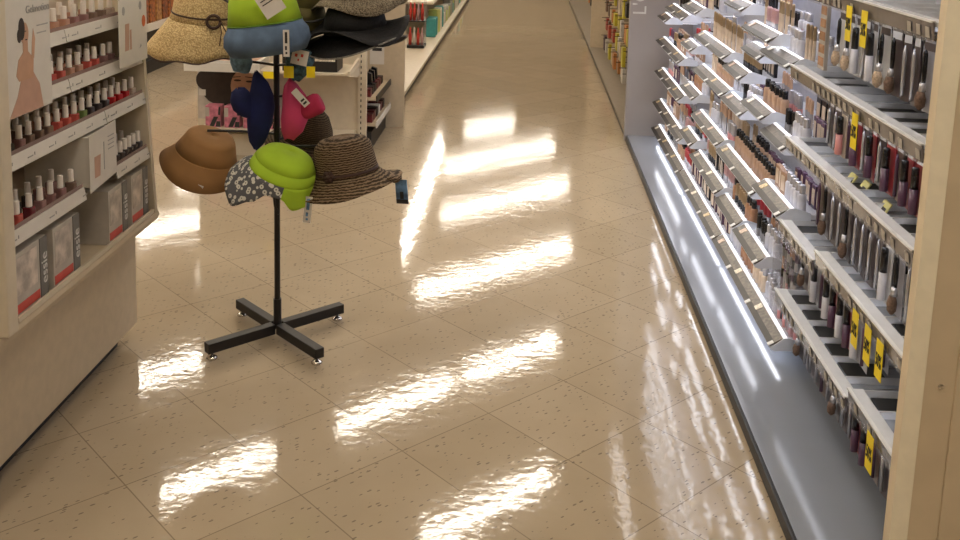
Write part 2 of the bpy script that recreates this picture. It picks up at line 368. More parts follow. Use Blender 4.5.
# products standing on the trays
m_pc = {
 'beige': mat('beige make-up', (0.46, 0.29, 0.19), 0.25, var=0.1), 'tan': mat('tan make-up', (0.42, 0.22, 0.12), 0.25, var=0.1),
 'gold': mat('gold metal tube', (0.40, 0.29, 0.17), 0.3, metal=0.5), 'rose': mat('rose make-up', (0.60, 0.25, 0.24), 0.3, var=0.1),
 'silver': mat('silver tube', (0.62, 0.62, 0.66), 0.25, metal=0.6), 'pink': mat('pink make-up', (0.50, 0.30, 0.30), 0.3, var=0.1),
 'red': mat('red make-up', (0.45, 0.04, 0.05), 0.3), 'clear': mat('pearly clear bottle', (0.62, 0.62, 0.68), 0.12, var=0.05), 'black': mat('glossy black plastic', (0.012, 0.012, 0.014), 0.2, var=0.2),
 'plum': mat('plum make-up', (0.10, 0.05, 0.09), 0.25), 'ivory': mat('ivory make-up', (0.66, 0.52, 0.38), 0.3, var=0.1), 'grey': mat('grey plastic', (0.22, 0.21, 0.21), 0.3)}
def proto_bottle(col, capcol='black', h=0.085, w=0.0145):
    t = local(thing('foundation_bottle', '', 'bottle'))
    MB().lathe([(w*0.9, 0), (w, 0.003), (w, h*0.62), (w*0.7, h*0.68), (w*0.45, h*0.70)], seg=10, sy=0.9).build('flask', m_pc[col], t, smooth=True)
    MB().lathe([(w*0.62, h*0.69), (w*0.66, h*0.70), (w*0.66, h*0.99), (w*0.55, h*1.02)], seg=10).build('cap', m_pc[capcol], t, smooth=True)
    return t
def proto_lipstick(col, base='silver', h=0.075, r=0.0095):
    t = local(thing('lipstick', '', 'lipstick'))
    MB().lathe([(r, 0), (r, h*0.38)], seg=10).build('case', m_pc[base], t)
    MB().lathe([(r*0.93, h*0.38), (r*0.93, h*0.97), (r*0.7, h)], seg=10).build('cap', m_pc[col], t)
    return t
def proto_pencil(col, tip='black', h=0.115, r=0.0055):
    t = local(thing('cosmetic_pencil', '', 'pencil'))
    MB().lathe([(r, 0), (r, h*0.62)], seg=8).build('barrel', m_pc[col], t)
    MB().lathe([(r*1.05, h*0.62), (r*1.0, h*0.96), (r*0.6, h)], seg=8).build('cap', m_pc[tip], t)
    return t
def proto_compact(col):
    t = local(thing('compact', '', 'compact'))
    MB().box(-0.007, 0.007, -0.019, 0.019, 0, 0.075).build('case', m_pc[col], t, bevel=0.002)
    MB().box(-0.0078, -0.007, -0.013, 0.013, 0.012, 0.062).build('window', m_pc['ivory'], t)
    return t
PROTOS = {}
def get_proto(kind, *a):
    key = (kind,)+a
    if key not in PROTOS:
        PROTOS[key] = {'bottle': proto_bottle, 'lipstick': proto_lipstick, 'pencil': proto_pencil, 'compact': proto_compact}[kind](*a)
        return PROTOS[key]
    return copy_tree(PROTOS[key])
KINDS = [('bottle', 'beige', 'black'), ('bottle', 'clear', 'silver'), ('lipstick', 'gold', 'black'), ('lipstick', 'silver', 'rose'), ('lipstick', 'pink', 'silver'), ('pencil', 'silver', 'beige'), ('pencil', 'ivory', 'gold'), ('compact', 'beige'), ('compact', 'plum'), ('bottle', 'ivory', 'silver'), ('lipstick', 'red', 'silver'), ('bottle', 'tan', 'black'), ('pencil', 'black', 'silver'), ('compact', 'black'), ('lipstick', 'plum', 'silver'), ('lipstick', 'black', 'grey')]
CHOICE = {('A', 0.865): 10, ('A', 0.783): 8, ('A', 0.635): 4, ('A', 0.45): 3, ('A', 0.257): 4, ('A', 0.098): 10, ('B', 0.75): 5, ('B', 0.94): 6, ('B', 0.54): 1, ('B', 0.323): 10,
 ('M', 0.835): 6, ('M', 0.685): 5, ('M', 0.473): 3, ('M', 0.285): 4, ('M', 0.098): 8, ('M', 1.055): 5, ('C', 0.807): 2, ('C', 0.68): 1, ('C', 0.462): 0, ('C', 0.267): 11, ('C', 1.0): 6, ('D', 0.737): 0, ('D', 0.925): 7, ('D', 0.261): 1, ('D', 0.098): 3, ('E', 0.705): 1, ('E', 0.5): 1, ('E', 0.958): 6}
DESC = {'bottle': '%s bottle with %s cap', 'lipstick': 'lipstick with %s cap and %s case', 'pencil': '%s cosmetic pencil with %s cap', 'compact': '%s make-up compact'}
FIXED = {('D', 0.737), ('C', 0.462), ('M', 0.835), ('C', 0.807)}
SHORT = {'A': 'first bay past panel', 'B': 'second bay past panel', 'M': 'third bay past panel', 'C': 'fourth bay past panel', 'D': 'fifth bay past panel', 'E': 'sixth bay past panel'}
DESC = {'bottle': '%s bottle %s cap', 'lipstick': '%s-capped %s lipstick', 'pencil': '%s pencil %s cap', 'compact': '%s compact'}
for tr in TR:
    bay, z, y0, y1 = tr
    k1 = KINDS[CHOICE.get((bay, z), 3)]
    for row in (0, 1):
        k = k1 if row == 0 else KINDS[(CHOICE.get((bay, z), 3)*5+3) % len(KINDS)]
        i = 0; yy = y0+0.03; run = random.randint(3, 6); fixed = row == 0 and (bay, z) in FIXED
        while yy < y1-0.02 and i < 36:
            if run == 0:
                run = random.randint(3, 6)
                if not fixed: k = random.choice(KINDS)
                yy += 0.012
            run -= 1
            step = {'bottle': 0.036, 'lipstick': 0.030, 'pencil': 0.036, 'compact': 0.046}[k[0]]*(1.15 if (y1-y0) > 0.7 else 1)
            i += 1
            o = get_proto(*k); x = 0.858+0.055*row
            o.location = (x+random.uniform(-0.004, 0.004), yy, z+0.0063); yy += step; o.rotation_euler = (0, 0, random.uniform(-0.15, 0.15))
            tag(o, DESC[k[0]] % k[1:] + ', %s from front, %s row, %s tray, %s' % (ORD[min(i, 36)], ['front', 'back'][row], LEV[tr], SHORT[bay]), {'bottle': 'bottle', 'lipstick': 'lipstick', 'pencil': 'pencil', 'compact': 'compact'}[k[0]], 'make-up standing on the tester trays')

# tall black boxes / testers between bays
def std_box(y, z, h, w, m, label, cat, x=0.93, name='carton', win=None, grp=None, d=0.03):
    t = thing(name, label, cat, (x, y, z), group=grp)
    MB().box(x-d/2, x+d/2, y-w/2, y+w/2, z, z+h).build('box', m, t, bevel=0.001)
    if win: MB().box(x-d/2-0.001, x-d/2, y-w/2+0.006, y+w/2-0.006, z+h*0.08, z+h*0.78).build('window', win, t)
    return t
# ------------------------------------------------------------------ near section: trays with price rails
NR = [('lowest', 0.28, 2.25, 2.93), ('lowest', 0.312, 1.938, 2.235), ('second lowest', 0.497, 2.58, 2.93), ('second lowest', 0.53, 1.938, 2.565), ('middle', 0.755, 1.938, 2.93), ('second highest', 0.970, 1.938, 2.93), ('highest', 1.213, 1.938, 3.0)]
m_floorgrey = mat('clear grey tray bottom', (0.33, 0.35, 0.39), 0.2, var=0.15, scale=20)
near_trays = []
for lev, z, y0, y1 in NR:
    side = '' if (y0 < 2 and y1 > 2.9) else (' by the beige post' if y0 < 2 else ', far half')
    t = thing('merchandising_tray', 'white bordered tray with taupe price rail, %s near shelf%s' % (lev, side), 'display tray', (0.9, (y0+y1)/2, z), group='trays with price rails')
    X = 0.785
    MB().prism([(X+0.004, z-0.036), (X, z-0.036), (X-0.004, z), (X+0.0, z)], y0, y1).build('price_rail', m_rail, t)
    MB().prism([(X-0.0065, z-0.002), (X-0.0065, z+0.002), (X+0.002, z+0.002), (X+0.002, z-0.002)], y0, y1).build('rail_edge', m_white, t)
    MB().box(X-0.003, X+0.001, y0, y1, z-0.041, z-0.0365).build('lower_edge', m_clear, t)
    MB().box(X+0.004, X+0.032, y0, y1, z-0.010, z-0.0005).build('front_border', m_tray, t, bevel=0.001)
    MB().box(X+0.032, 1.0, y0, y1, z-0.026, z-0.020).build('tray_bottom', m_floorgrey, t)
    ls = MB()
    for i in range(int((y1-y0-0.06)/0.03)): ls.box(X+0.012, X+0.020, y0+0.05+i*0.03, y0+0.064+i*0.03, z-0.016, z-0.0105)
    ls.build('led_strip', m_ledu, t)
    n = max(2, round((y1-y0)/0.11))
    for i in range(n+1):
        y = y0+0.004+(y1-y0-0.008)*i/n
        MB().box(X+0.033, 0.998, y-0.002, y+0.002, z-0.0199, z-0.002).build('divider', m_tray, t)
        if i < n and random.random() < 0.55: MB().box(X+0.045, X+0.14, y+0.008, y+(y1-y0-0.008)/n-0.012, z-0.0199, z-0.013).build('black_insert', m_ink, t)
    n = max(2, round((y1-y0)/0.048))
    for i in range(n):
        if random.random() < 0.3: continue
        y = y0+0.02+random.uniform(-0.006, 0.006)+(y1-y0-0.04)*i/n
        MB().add([(X-0.0022, y-0.010, z-0.033), (X-0.0022, y+0.010, z-0.033), (X-0.0048, y+0.010, z-0.012), (X-0.0048, y-0.010, z-0.012)], [(0, 1, 2, 3)]).build('price_ticket', m_ticket, t, solid=0.0006)
    near_trays.append((t, z, y0, y1))
def sale_tag(tray, y, z):
    X = 0.776
    o = MB().box(X, X+0.0012, y-0.020, y+0.020, z-0.085, z).build('sale_tag', m_yellow, tray)
    text_mesh('50%', 0.020, m_ink, 'print', o, frame_mat((X-0.0006, y, z-0.045), (0, -1, 0), (0, 0, 1)) @ Matrix.Diagonal((1, 2.1, 1, 1)))
for ti, y in ((6, 2.42), (6, 2.31), (5, 2.32), (3, 2.21), (3, 2.125), (3, 2.05), (1, 2.06)):
    t, z, a, b = near_trays[ti]; sale_tag(t, y, z-0.018)

for i, (y, m_) in enumerate(((2.50, 0.0), (2.43, 0.01), (2.26, 0.0))):
    o = MB().prism([(0.832+m_, 0.7365), (0.836+m_, 0.7365), (0.850+m_, 0.758), (0.846+m_, 0.758)], y-0.022, y+0.022).build('shelf_card', m_yellowp, near_trays[4][0])
    MB().prism([(0.8312+m_, 0.7368), (0.8318+m_, 0.7366), (0.8372+m_, 0.747), (0.8368+m_, 0.7474)], y-0.018, y+0.004).build('print', m_ink, o)
# hanging packs
m_card = {'white': mat('white backing card', (0.60, 0.60, 0.62), 0.35, var=0.05), 'dark': mat('dark backing card', (0.06, 0.045, 0.05), 0.35, var=0.2), 'grey': mat('grey backing card', (0.30, 0.30, 0.34), 0.3, var=0.1), 'brown': mat('brown backing card', (0.13, 0.085, 0.07), 0.35, var=0.15), 'red': mat('red backing card', (0.30, 0.03, 0.04), 0.35, var=0.1), 'cream': mat('cream backing card', (0.55, 0.46, 0.36), 0.4, var=0.1)}
m_brist = mat('brown bristles', (0.16, 0.10, 0.07), 0.9, var=0.3, scale=200)
m_bristc = mat('cream bristles', (0.50, 0.38, 0.27), 0.9, var=0.25, scale=200)
def proto_pack(kind, card, L):
    t = local(thing({'brush': 'makeup_brush_pack', 'pencil': 'pencil_pack', 'tube': 'lip_gloss_pack'}[kind], '', 'hanging pack'))
    LT = L
    w = {'brush': 0.030, 'pencil': 0.020, 'tube': 0.022}[kind]
    MB().prism([(-w, -L), (w, -L), (w, -0.02), (w*0.7, -0.004), (-w*0.7, -0.004), (-w, -0.02)], 0, 0.0015, 'x').build('backing_card', m_card[card], t)
    MB().box(-0.0006, 0, -w*0.8, w*0.8, -L*0.17, -L*0.06).build('header_print', m_card['white' if card in ('dark', 'brown', 'red') else 'dark'], t)
    if kind == 'brush':
        h = MB(); h.lathe([(0.002, -L*0.15), (0.005, -L*0.2), (0.0055, -L*0.45), (0.004, -L*0.60)], c=(-0.008, 0, 0), seg=8); h.build('handle', m_pc['black'], t, smooth=True)
        MB().lathe([(0.006, -L*0.60), (0.0085, -L*0.72)], c=(-0.010, 0, 0), seg=8).build('ferrule', m_pc['silver'], t, smooth=True)
        MB().lathe([(0.0075, -L*0.72), (0.0115, -L*0.82), (0.010, -L*0.92), (0.003, -L*0.975)], c=(-0.0125, 0, 0), seg=10).build('bristles', m_bristc if card == 'white' else m_brist, t, smooth=True)
    elif kind == 'pencil':
        MB().lathe([(0.0045, -L*0.92), (0.0045, -L*0.3), (0.0015, -L*0.2)], c=(-0.006, 0, 0), seg=8).build('pencil', m_pc['plum'] if card != 'dark' else m_pc['silver'], t, smooth=True)
    else:
        MB().lathe([(0.009, -L*0.95), (0.0095, -L*0.94), (0.0095, -L*0.55)], c=(-0.0105, 0, 0), seg=10).build('tube', m_pc['rose'] if card == 'cream' else m_pc['plum'] if card == 'red' else m_pc['clear'], t, smooth=True)
        MB().lathe([(0.0085, -L*0.55), (0.008, -L*0.22), (0.006, -L*0.2)], c=(-0.0105, 0, 0), seg=10).build('cap', m_pc['black'], t, smooth=True)
    return t
PK = {}
def pack(kind, card, L):
    key = (kind, card, L)
    if key not in PK: PK[key] = proto_pack(*key); return PK[key]
    return copy_tree(PK[key])
HOOKROWS = [ # z of hook, y range, lengths, pool
 ('top row', 1.160, 2.04, 2.66, 0.155, [('brush', 'white'), ('brush', 'dark'), ('pencil', 'dark'), ('brush', 'grey'), ('brush', 'white'), ('tube', 'white')]),
 ('second row', 0.915, 2.04, 2.66, 0.135, [('pencil', 'brown'), ('pencil', 'dark'), ('pencil', 'grey'), ('tube', 'red'), ('pencil', 'dark'), ('tube', 'cream'), ('pencil', 'white')]),
 ('third row', 0.70, 2.04, 2.70, 0.165, [('pencil', 'dark'), ('brush', 'dark'), ('pencil', 'brown'), ('pencil', 'dark'), ('tube', 'white'), ('brush', 'grey')]),
 ('fourth row', 0.475, 2.27, 2.80, 0.15, [('brush', 'dark'), ('tube', 'red'), ('pencil', 'grey'), ('tube', 'grey'), ('pencil', 'dark')]),
 ('bottom row', 0.255, 2.04, 2.80, 0.14, [('pencil', 'dark'), ('pencil', 'brown'), ('brush', 'dark'), ('pencil', 'grey'), ('pencil', 'dark'), ('tube', 'red')]),
]
CN = {'white': 'white', 'dark': 'dark', 'grey': 'grey', 'brown': 'brown', 'red': 'red', 'cream': 'cream'}
KN = {'brush': 'make-up brush', 'pencil': 'eye pencil', 'tube': 'lip gloss tube'}
for rn, z, ya, yb, L, pool in HOOKROWS:
    y = ya; i = 0
    while y < yb:
        i += 1
        k, cd = random.choice(pool)
        w = {'brush': 0.066, 'pencil': 0.046, 'tube': 0.05}[k]
        y += w/2
        hk = MB().tube([(1.0, y, z+0.008), (0.83, y, z+0.002), (0.82, y, z+0.010)], 0.0018, 6)
        hk.build('peg_hook', m_chrome, gondola)
        nx = 3 if rn in ('top row', 'second row', 'third row') else 2
        for q in range(nx):
            o = pack(k, cd, L); o.location = (0.835+0.05*q, y, z+0.0045); o.rotation_euler = (random.uniform(-0.03, 0.03), 0, random.uniform(-0.12, 0.12))
            tag(o, '%s on %s card, %s hook from post, %s, %s' % (KN[k], CN[cd], ORD[i], rn, ['front', 'middle', 'back'][q]), 'hanging pack', 'packs hanging in the near shelves')
        y += w/2+0.008
# cartons on the shelves by the second seam
for i in range(4):
    std_box(2.985+i*0.058, 0.7125+0.0, 0.13, 0.045, m_pc['black'], 'black carton with beige window standing behind highest bottles, %s from near end' % ORD[i+1], 'carton', x=0.955, win=m_pc['ivory'], grp='black cartons with beige windows')
for i in range(5):
    std_box(3.33+i*0.05, 0.9325, 0.10, 0.036, m_pc['black'], 'plain black carton on the high tray, %s from near end' % ORD[i+1], 'carton', x=0.958, grp='plain black cartons')
t = thing('product_stand', 'upright beige display strip with orange squares hanging from the highest tray', 'display strip', (0.83, 2.80, 0.975))
MB().box(0.83, 0.84, 2.77, 2.83, 0.98, 1.17).build('strip', m_ticket, t)
for i in range(5): MB().box(0.8285, 0.83, 2.776, 2.824, 0.99+i*0.036, 1.014+i*0.036).build('picture', m_pc['tan'], t)
# acrylic lipstick cabinet on the left of the near shelves, low
t = thing('acrylic_organizer', 'clear acrylic organizer crowded with small lipsticks beside the lowest near tray', 'organizer', (0.9, 3.06, 0.13))
MB().box(0.83, 0.99, 2.96, 3.16, 0.1065, 0.112).build('base', m_clear, t)
for i in range(4): MB().box(0.83, 0.99, 2.96, 3.16, 0.17+0.07*i, 0.173+0.07*i).build('shelf', m_clear, t)
for y in (2.957, 3.16): MB().box(0.83, 0.99, y, y+0.003, 0.1065, 0.46).build('side', m_clear, t)
for lv in range(4):
    for i in range(6):
        o = get_proto('lipstick', random.choice(['rose', 'tan', 'plum', 'silver', 'black', 'plum']), random.choice(['grey', 'black', 'silver']))
        o.location = (0.86, 2.985+i*0.029, [0.1125, 0.1735, 0.2435, 0.3135][lv])
        tag(o, 'small lipstick in the clear organizer, %s shelf up, %s from the near end' % (ORD[lv+1], ORD[i+1]), 'lipstick', 'lipsticks in the acrylic organizer')

# beige post at the right edge
t = thing('shelf_end_post', 'beige upright end panel with a small screw at the right foreground', 'post', (0.9, 1.91, 0))
b_ = MB().prism([(0.7735, 1.932), (0.776, 1.905), (0.803, 1.885), (0.86, 1.885), (0.862, 1.888), (0.864, 1.885), (1.3, 1.885), (1.3, 1.932)], 0.0, 1.8, 'z')
b_.v = [(x+(z-0.13)*0.018-0.003, y, z) for x, y, z in b_.v]
b_.build('board', m_post, t)
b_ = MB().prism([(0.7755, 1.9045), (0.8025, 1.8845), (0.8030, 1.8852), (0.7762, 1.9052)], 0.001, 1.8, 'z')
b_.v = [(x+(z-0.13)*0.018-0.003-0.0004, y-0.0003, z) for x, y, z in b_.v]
b_.build('lit_chamfer', mat('pale lit chamfer', (0.86, 0.78, 0.60), 0.45, var=0.03), t)  # chamfer coloured paler to stand for the stronger light on it
MB().lathe([(0.006, 0), (0.006, 0.002), (0.003, 0.004)], seg=12).build('screw', m_chrome, t, org=(0, 0, 0))
sc = [o for o in t.children if o.name.startswith('screw')][0]
sc.data.transform(Matrix.Translation(Vector((0.838-0.9, 1.8848-1.91, 0.497))) @ Matrix.Rotation(PI/2, 4, 'X'))

# ------------------------------------------------------------------ left foreground: nail polish cabinet
def FX(z): return -1.168-(z-0.41)*0.055   # leaning front plane
t = thing('nail_polish_cabinet', 'cream nail polish cabinet with leaning shelves at the left foreground', 'display cabinet', (-1.35, 2.56, 0))
MB().box(-1.62, -1.262, 1.95, 2.92, 0.0, 0.056).build('kick_plate', m_kick, t)
MB().box(-1.66, -1.22, 1.92, 2.98, 0.056, 0.355).build('base_cupboard', m_creamd, t, bevel=0.003)
MB().prism([(-1.66, 0.355), (-1.215, 0.355), (-1.170, 0.385), (-1.165, 0.40), (-1.168, 0.412), (-1.66, 0.412)], 1.92, 3.04).build('ledge', m_creamd, t)
MB().box(-1.178, -1.170, 2.165, 3.012, 0.4125, 0.424).build('ledge_lip', m_cream, t)
def side(y0, y1, m, ext=0.0):
    return MB().prism([(-1.64, 0.4125), (FX(0.41)+ext, 0.4125), (FX(1.5)+ext, 1.5), (-1.64, 1.5)], y0, y1)
side(3.015, 3.035, 0).build('side_panel', m_cream, t)
MB().box(-1.64, -1.150, 2.08, 2.127, 0.4125, 1.5).build('side_panel', m_cream, t, bevel=0.004)
m_inner = mat('taupe inner board', (0.55, 0.46, 0.38), 0.5, var=0.03)
MB().box(-1.64, -1.40, 2.128, 3.014, 0.4125, 1.5).build('back_panel', m_inner, t)
SH = [(1.055, 'top'), (0.923, 'second'), (0.795, 'third'), (0.620, 'fourth')]
def cab_rail(z, y0, y1, n):
    x = FX(z)
    r = MB().prism([(x-0.002, z-0.026), (x+0.001, z-0.026), (x-0.006, z+0.008), (x-0.009, z+0.008)], y0, y1).build('price_rail', m_paper, t)
    mb = MB()
    for i in range(n):
        y = y0+0.03+(y1-y0-0.05)*i/max(1, n-1)
        mb.box(x-0.0005, x+0.0005, y, y+0.025, z-0.013, z-0.010); mb.box(x-0.0012, x-0.0004, y+0.034, y+0.037, z-0.013, z-0.005)
    mb.build('print', m_grey, r)
for z, nm in SH:
    x = FX(z)
    if nm != 'fourth':
        MB().box(-1.399, x-0.010, 2.129, 3.013, z-0.012, z-0.004).build('shelf', m_cream, t)
        MB().box(x-0.013, x-0.011, 2.131, 3.012, z-0.0035, z+0.017).build('acrylic_lip', m_smoke, t)
        if nm == 'third': cab_rail(z, 2.135, 2.72, 6); cab_rail(z, 2.724, 3.01, 3)
        else: cab_rail(z, 2.135, 2.52, 3); cab_rail(z, 2.524, 3.01, 4)
    else:
        for a, b in ((2.129, 2.56), (2.76, 3.013)):
            MB().box(-1.399, x-0.010, a, b, z-0.012, z-0.004).build('shelf', m_cream, t)
            MB().box(x-0.013, x-0.011, a, b, z-0.0035, z+0.017).build('acrylic_lip', m_smoke, t)
            cab_rail(z, a+0.003, b-0.003, 3)
m_capw = mat('white polish cap', (0.82, 0.76, 0.70), 0.35, var=0.03)
POL = {'mauve': (0.28, 0.15, 0.14), 'charcoal': (0.05, 0.04, 0.04), 'taupe': (0.20, 0.13, 0.10), 'coral': (0.52, 0.10, 0.08), 'red': (0.42, 0.02, 0.025), 'nude': (0.50, 0.28, 0.20), 'green': (0.16, 0.24, 0.08), 'pale': (0.5, 0.4, 0.33), 'maroon': (0.15, 0.02, 0.03)}
POLP = {}
def polish(col):
    if col in POLP: return copy_tree(POLP[col])
    m = mat(col+' nail lacquer', POL[col], 0.12, var=0.05)
    p = local(thing('nail_polish', '', 'nail polish'))
    MB().prism([(-0.0125, -0.009), (-0.009, -0.0115), (0.009, -0.0115), (0.0125, -0.009), (0.0125, 0.009), (0.009, 0.0115), (-0.009, 0.0115), (-0.0125, 0.009)], 0, 0.034, 'z').build('bottle', m, p, bevel=0.002)
    MB().lathe([(0.0076, 0.0345), (0.0080, 0.036), (0.0074, 0.066), (0.0066, 0.068)], seg=12).build('cap', m_capw, p, smooth=False)
    POLP[col] = p; return p
def polrow(shelf, z, y0, y1, n, cols, row, dx):
    for i in range(n):
        y = y0+(y1-y0)*i/max(1, n-1)
        c = cols[int(i*len(cols)/n)]
        o = polish(c); o.location = (FX(z)-0.030-dx, y+random.uniform(-0.003, 0.003), z-0.0038); o.rotation_euler = (0, 0, random.uniform(-0.2, 0.2))
        tag(o, '%s nail polish with white cap, %s from the left, %s row, %s shelf' % (c, ORD[i+1], row, shelf), 'nail polish', 'nail polish bottles in the cabinet')
polrow('top', 1.055, 2.40, 2.86, 9, ['pale', 'nude', 'mauve', 'taupe', 'pale'], 'front', 0)
polrow('top', 1.055, 2.43, 2.80, 6, ['nude', 'pale', 'nude'], 'back', 0.05)
polrow('second', 0.923, 2.21, 2.84, 13, ['nude', 'nude', 'coral', 'nude', 'coral', 'mauve'], 'front', 0)
polrow('second', 0.923, 2.24, 2.80, 11, ['pale', 'nude', 'mauve'], 'back', 0.05)
polrow('third', 0.795, 2.19, 2.97, 17, ['charcoal', 'mauve', 'taupe', 'taupe', 'coral', 'coral', 'green', 'charcoal', 'charcoal', 'red', 'red', 'pale'], 'front', 0)
polrow('third', 0.795, 2.21, 2.95, 15, ['charcoal', 'taupe', 'nude', 'mauve', 'charcoal', 'nude'], 'back', 0.05)
polrow('fourth', 0.620, 2.19, 2.53, 7, ['coral', 'maroon', 'mauve', 'mauve', 'taupe'], 'front left', 0)
polrow('fourth', 0.620, 2.21, 2.52, 6, ['maroon', 'charcoal', 'mauve'], 'back left', 0.05)
polrow('fourth', 0.620, 2.785, 2.99, 7, ['charcoal'], 'front right', 0)
polrow('fourth', 0.620, 2.80, 2.98, 5, ['taupe', 'charcoal'], 'back right', 0.05)
# posters in the cabinet
m_skin = mat('printed skin', (0.52, 0.30, 0.19), 0.5, var=0.06); m_hair = mat('printed dark hair', (0.03, 0.018, 0.014), 0.6, var=0.2)
m_dress = mat('printed pink dress', (0.50, 0.30, 0.22), 0.5, var=0.05)
def yz_shapes(name, parent, m, polys, x):
    mb = MB()
    for i_, pl in enumerate(polys): mb.prism(pl, x, x+0.0004+0.00012*i_, 'x')
    return mb.build(name, m, parent)
def ell(cy, cz, ry, rz, n=20, rot=0):
    out = []
    for k in range(n):
        a = 2*PI*k/n; y, z = ry*math.cos(a), rz*math.sin(a)
        out.append((cy+y*math.cos(rot)-z*math.sin(rot), cz+y*math.sin(rot)+z*math.cos(rot)))
    return out
p = thing('poster', 'tall white poster of a dark haired woman in pink, left of the cabinet', 'poster', (-1.165, 2.28, 0.9))
px = -1.160
MB().box(px-0.0015, px, 2.14, 2.345, 0.905, 1.25).build('sheet', m_paper, p)
yz_shapes('dress', p, m_dress, [[(2.142, 0.906), (2.30, 0.906), (2.285, 0.965), (2.255, 1.0), (2.205, 1.0), (2.18, 0.95)]], px)
yz_shapes('figure', p, m_skin, [[(2.19, 0.985), (2.255, 0.985), (2.26, 1.03), (2.235, 1.05), (2.235, 1.075), (2.212, 1.075), (2.212, 1.05), (2.19, 1.035), (2.178, 1.0)], ell(2.222, 1.093, 0.018, 0.026), [(2.25, 1.03), (2.262, 1.03), (2.27, 1.075), (2.262, 1.1), (2.255, 1.07)]], px+0.0002)
yz_shapes('hair', p, m_hair, [ell(2.209, 1.105, 0.014, 0.026), ell(2.197, 1.09, 0.009, 0.016)], px+0.0005)
yz_shapes('features', p, m_hair, [ell(2.226, 1.098, 0.004, 0.0012, 8), ell(2.228, 1.078, 0.005, 0.0015, 8)], px+0.0007)
text_mesh('Gelmotion', 0.026, m_grey, 'lettering', p, frame_mat((px+0.0009, 2.287, 1.146), (0, 1, 0), (0, 0, 1)))
yz_shapes('text_lines', p, m_grey, [[(2.28, 1.103), (2.335, 1.103), (2.335, 1.106), (2.28, 1.106)], [(2.28, 1.085), (2.325, 1.085), (2.325, 1.088), (2.28, 1.088)]], px)
p = thing('poster', 'narrow white card with small pink pictures, upper right of cabinet', 'poster', (-1.178, 2.87, 0.95))
px = -1.176
MB().box(px-0.0015, px, 2.79, 3.0, 0.915, 1.22).build('sheet', m_paper, p)
yz_shapes('pictures', p, m_dress, [[(2.83, 0.96), (2.86, 0.96), (2.865, 1.04), (2.835, 1.04)], [(2.868, 0.96), (2.88, 0.96), (2.88, 1.02), (2.868, 1.02)]], px)
yz_shapes('dark_marks', p, m_grey, [ell(2.825, 1.08, 0.010, 0.013), ell(2.95, 1.085, 0.010, 0.013), [(2.94, 0.955), (2.955, 0.96), (2.95, 0.967)]], px)
yz_shapes('orange_badge', p, mat('orange print', (0.60, 0.13, 0.03), 0.5), [ell(2.975, 1.035, 0.014, 0.018)], px)
p = thing('card_holder', 'white box shaped leaflet holder with sketched pink card in middle of cabinet', 'leaflet holder', (-1.19, 2.66, 0.62))
MB().box(-1.36, -1.176, 2.575, 2.735, 0.62, 0.76).build('box', m_paper, p, bevel=0.001)
MB().prism([(2.57, 0.605), (2.745, 0.620), (2.745, 0.775), (2.57, 0.765)], -1.1755, -1.174, 'x').build('card', m_paper, p)
yz_shapes('pictures', p, m_dress, [[(2.60, 0.64), (2.635, 0.64), (2.64, 0.70), (2.60, 0.70)]], -1.174)
yz_shapes('text_lines', p, m_grey, [[(2.69, 0.70+i*0.012), (2.73, 0.70+i*0.012), (2.73, 0.703+i*0.012), (2.69, 0.703+i*0.012)] for i in range(4)]+[[(2.66, 0.65), (2.664, 0.65), (2.664, 0.73), (2.66, 0.73)]], -1.174)
# gift kits on the ledge
m_strip = mat('grey side strip', (0.13, 0.125, 0.12), 0.4); m_kit = mat('pale kit carton', (0.46, 0.42, 0.37), 0.4, var=0.1, scale=15)
m_kitp = mat('kit picture', (0.55, 0.48, 0.42), 0.4, var=0.35, scale=25); m_redp = mat('red print', (0.55, 0.05, 0.035), 0.4)
for i, (y, w, rz) in enumerate([(2.16, 0.19, 0.0), (2.385, 0.145, 0.0), (2.72, 0.13, 0.0), (2.885, 0.125, 0.0)]):
    lab = ['leftmost pale gift kit with lettered grey strip on the cabinet ledge', 'second pale gift kit from left, against the bare ledge gap', 'third pale gift kit from left, beyond the bare ledge gap', 'rightmost pale gift kit with lettered grey strip on the cabinet ledge'][i]
    p = thing('gift_kit', lab, 'gift kit', (-1.25, y, 0.4125), group='gift kits on the ledge')
    x0, x1, z0, z1 = -1.30, -1.182, 0.4128, 0.572
    y0 = y-0.02; y1 = y0+w
    MB().box(x0, x1, y0, y1, z0, z1).build('carton', m_kit, p, bevel=0.001)
    MB().box(x1, x1+0.001, y0+0.004, y1-0.04, z0+0.012, z0+0.034).build('red_stripe', m_redp, p)
    MB().box(x1, x1+0.001, y0+0.01, y1-0.05, z0+0.055, z1-0.012).build('picture', m_kitp, p)
    MB().prism([(x1+0.002, y1-0.036), (x1+0.002, y1+0.001), (x1-0.03, y1+0.001), (x1-0.03, y1), (x1, y1)], z0+0.002, z1+0.001, 'z').build('side_strip', m_strip, p) if False else MB().box(x1, x1+0.002, y1-0.036, y1, z0+0.001, z1).build('side_strip', m_strip, p)
    text_mesh('essie', 0.042, m_lettering, 'lettering', p, frame_mat((x1+0.0026, y1-0.0165, (z0+z1)/2), (0, 0, 1), (0, -1, 0)))

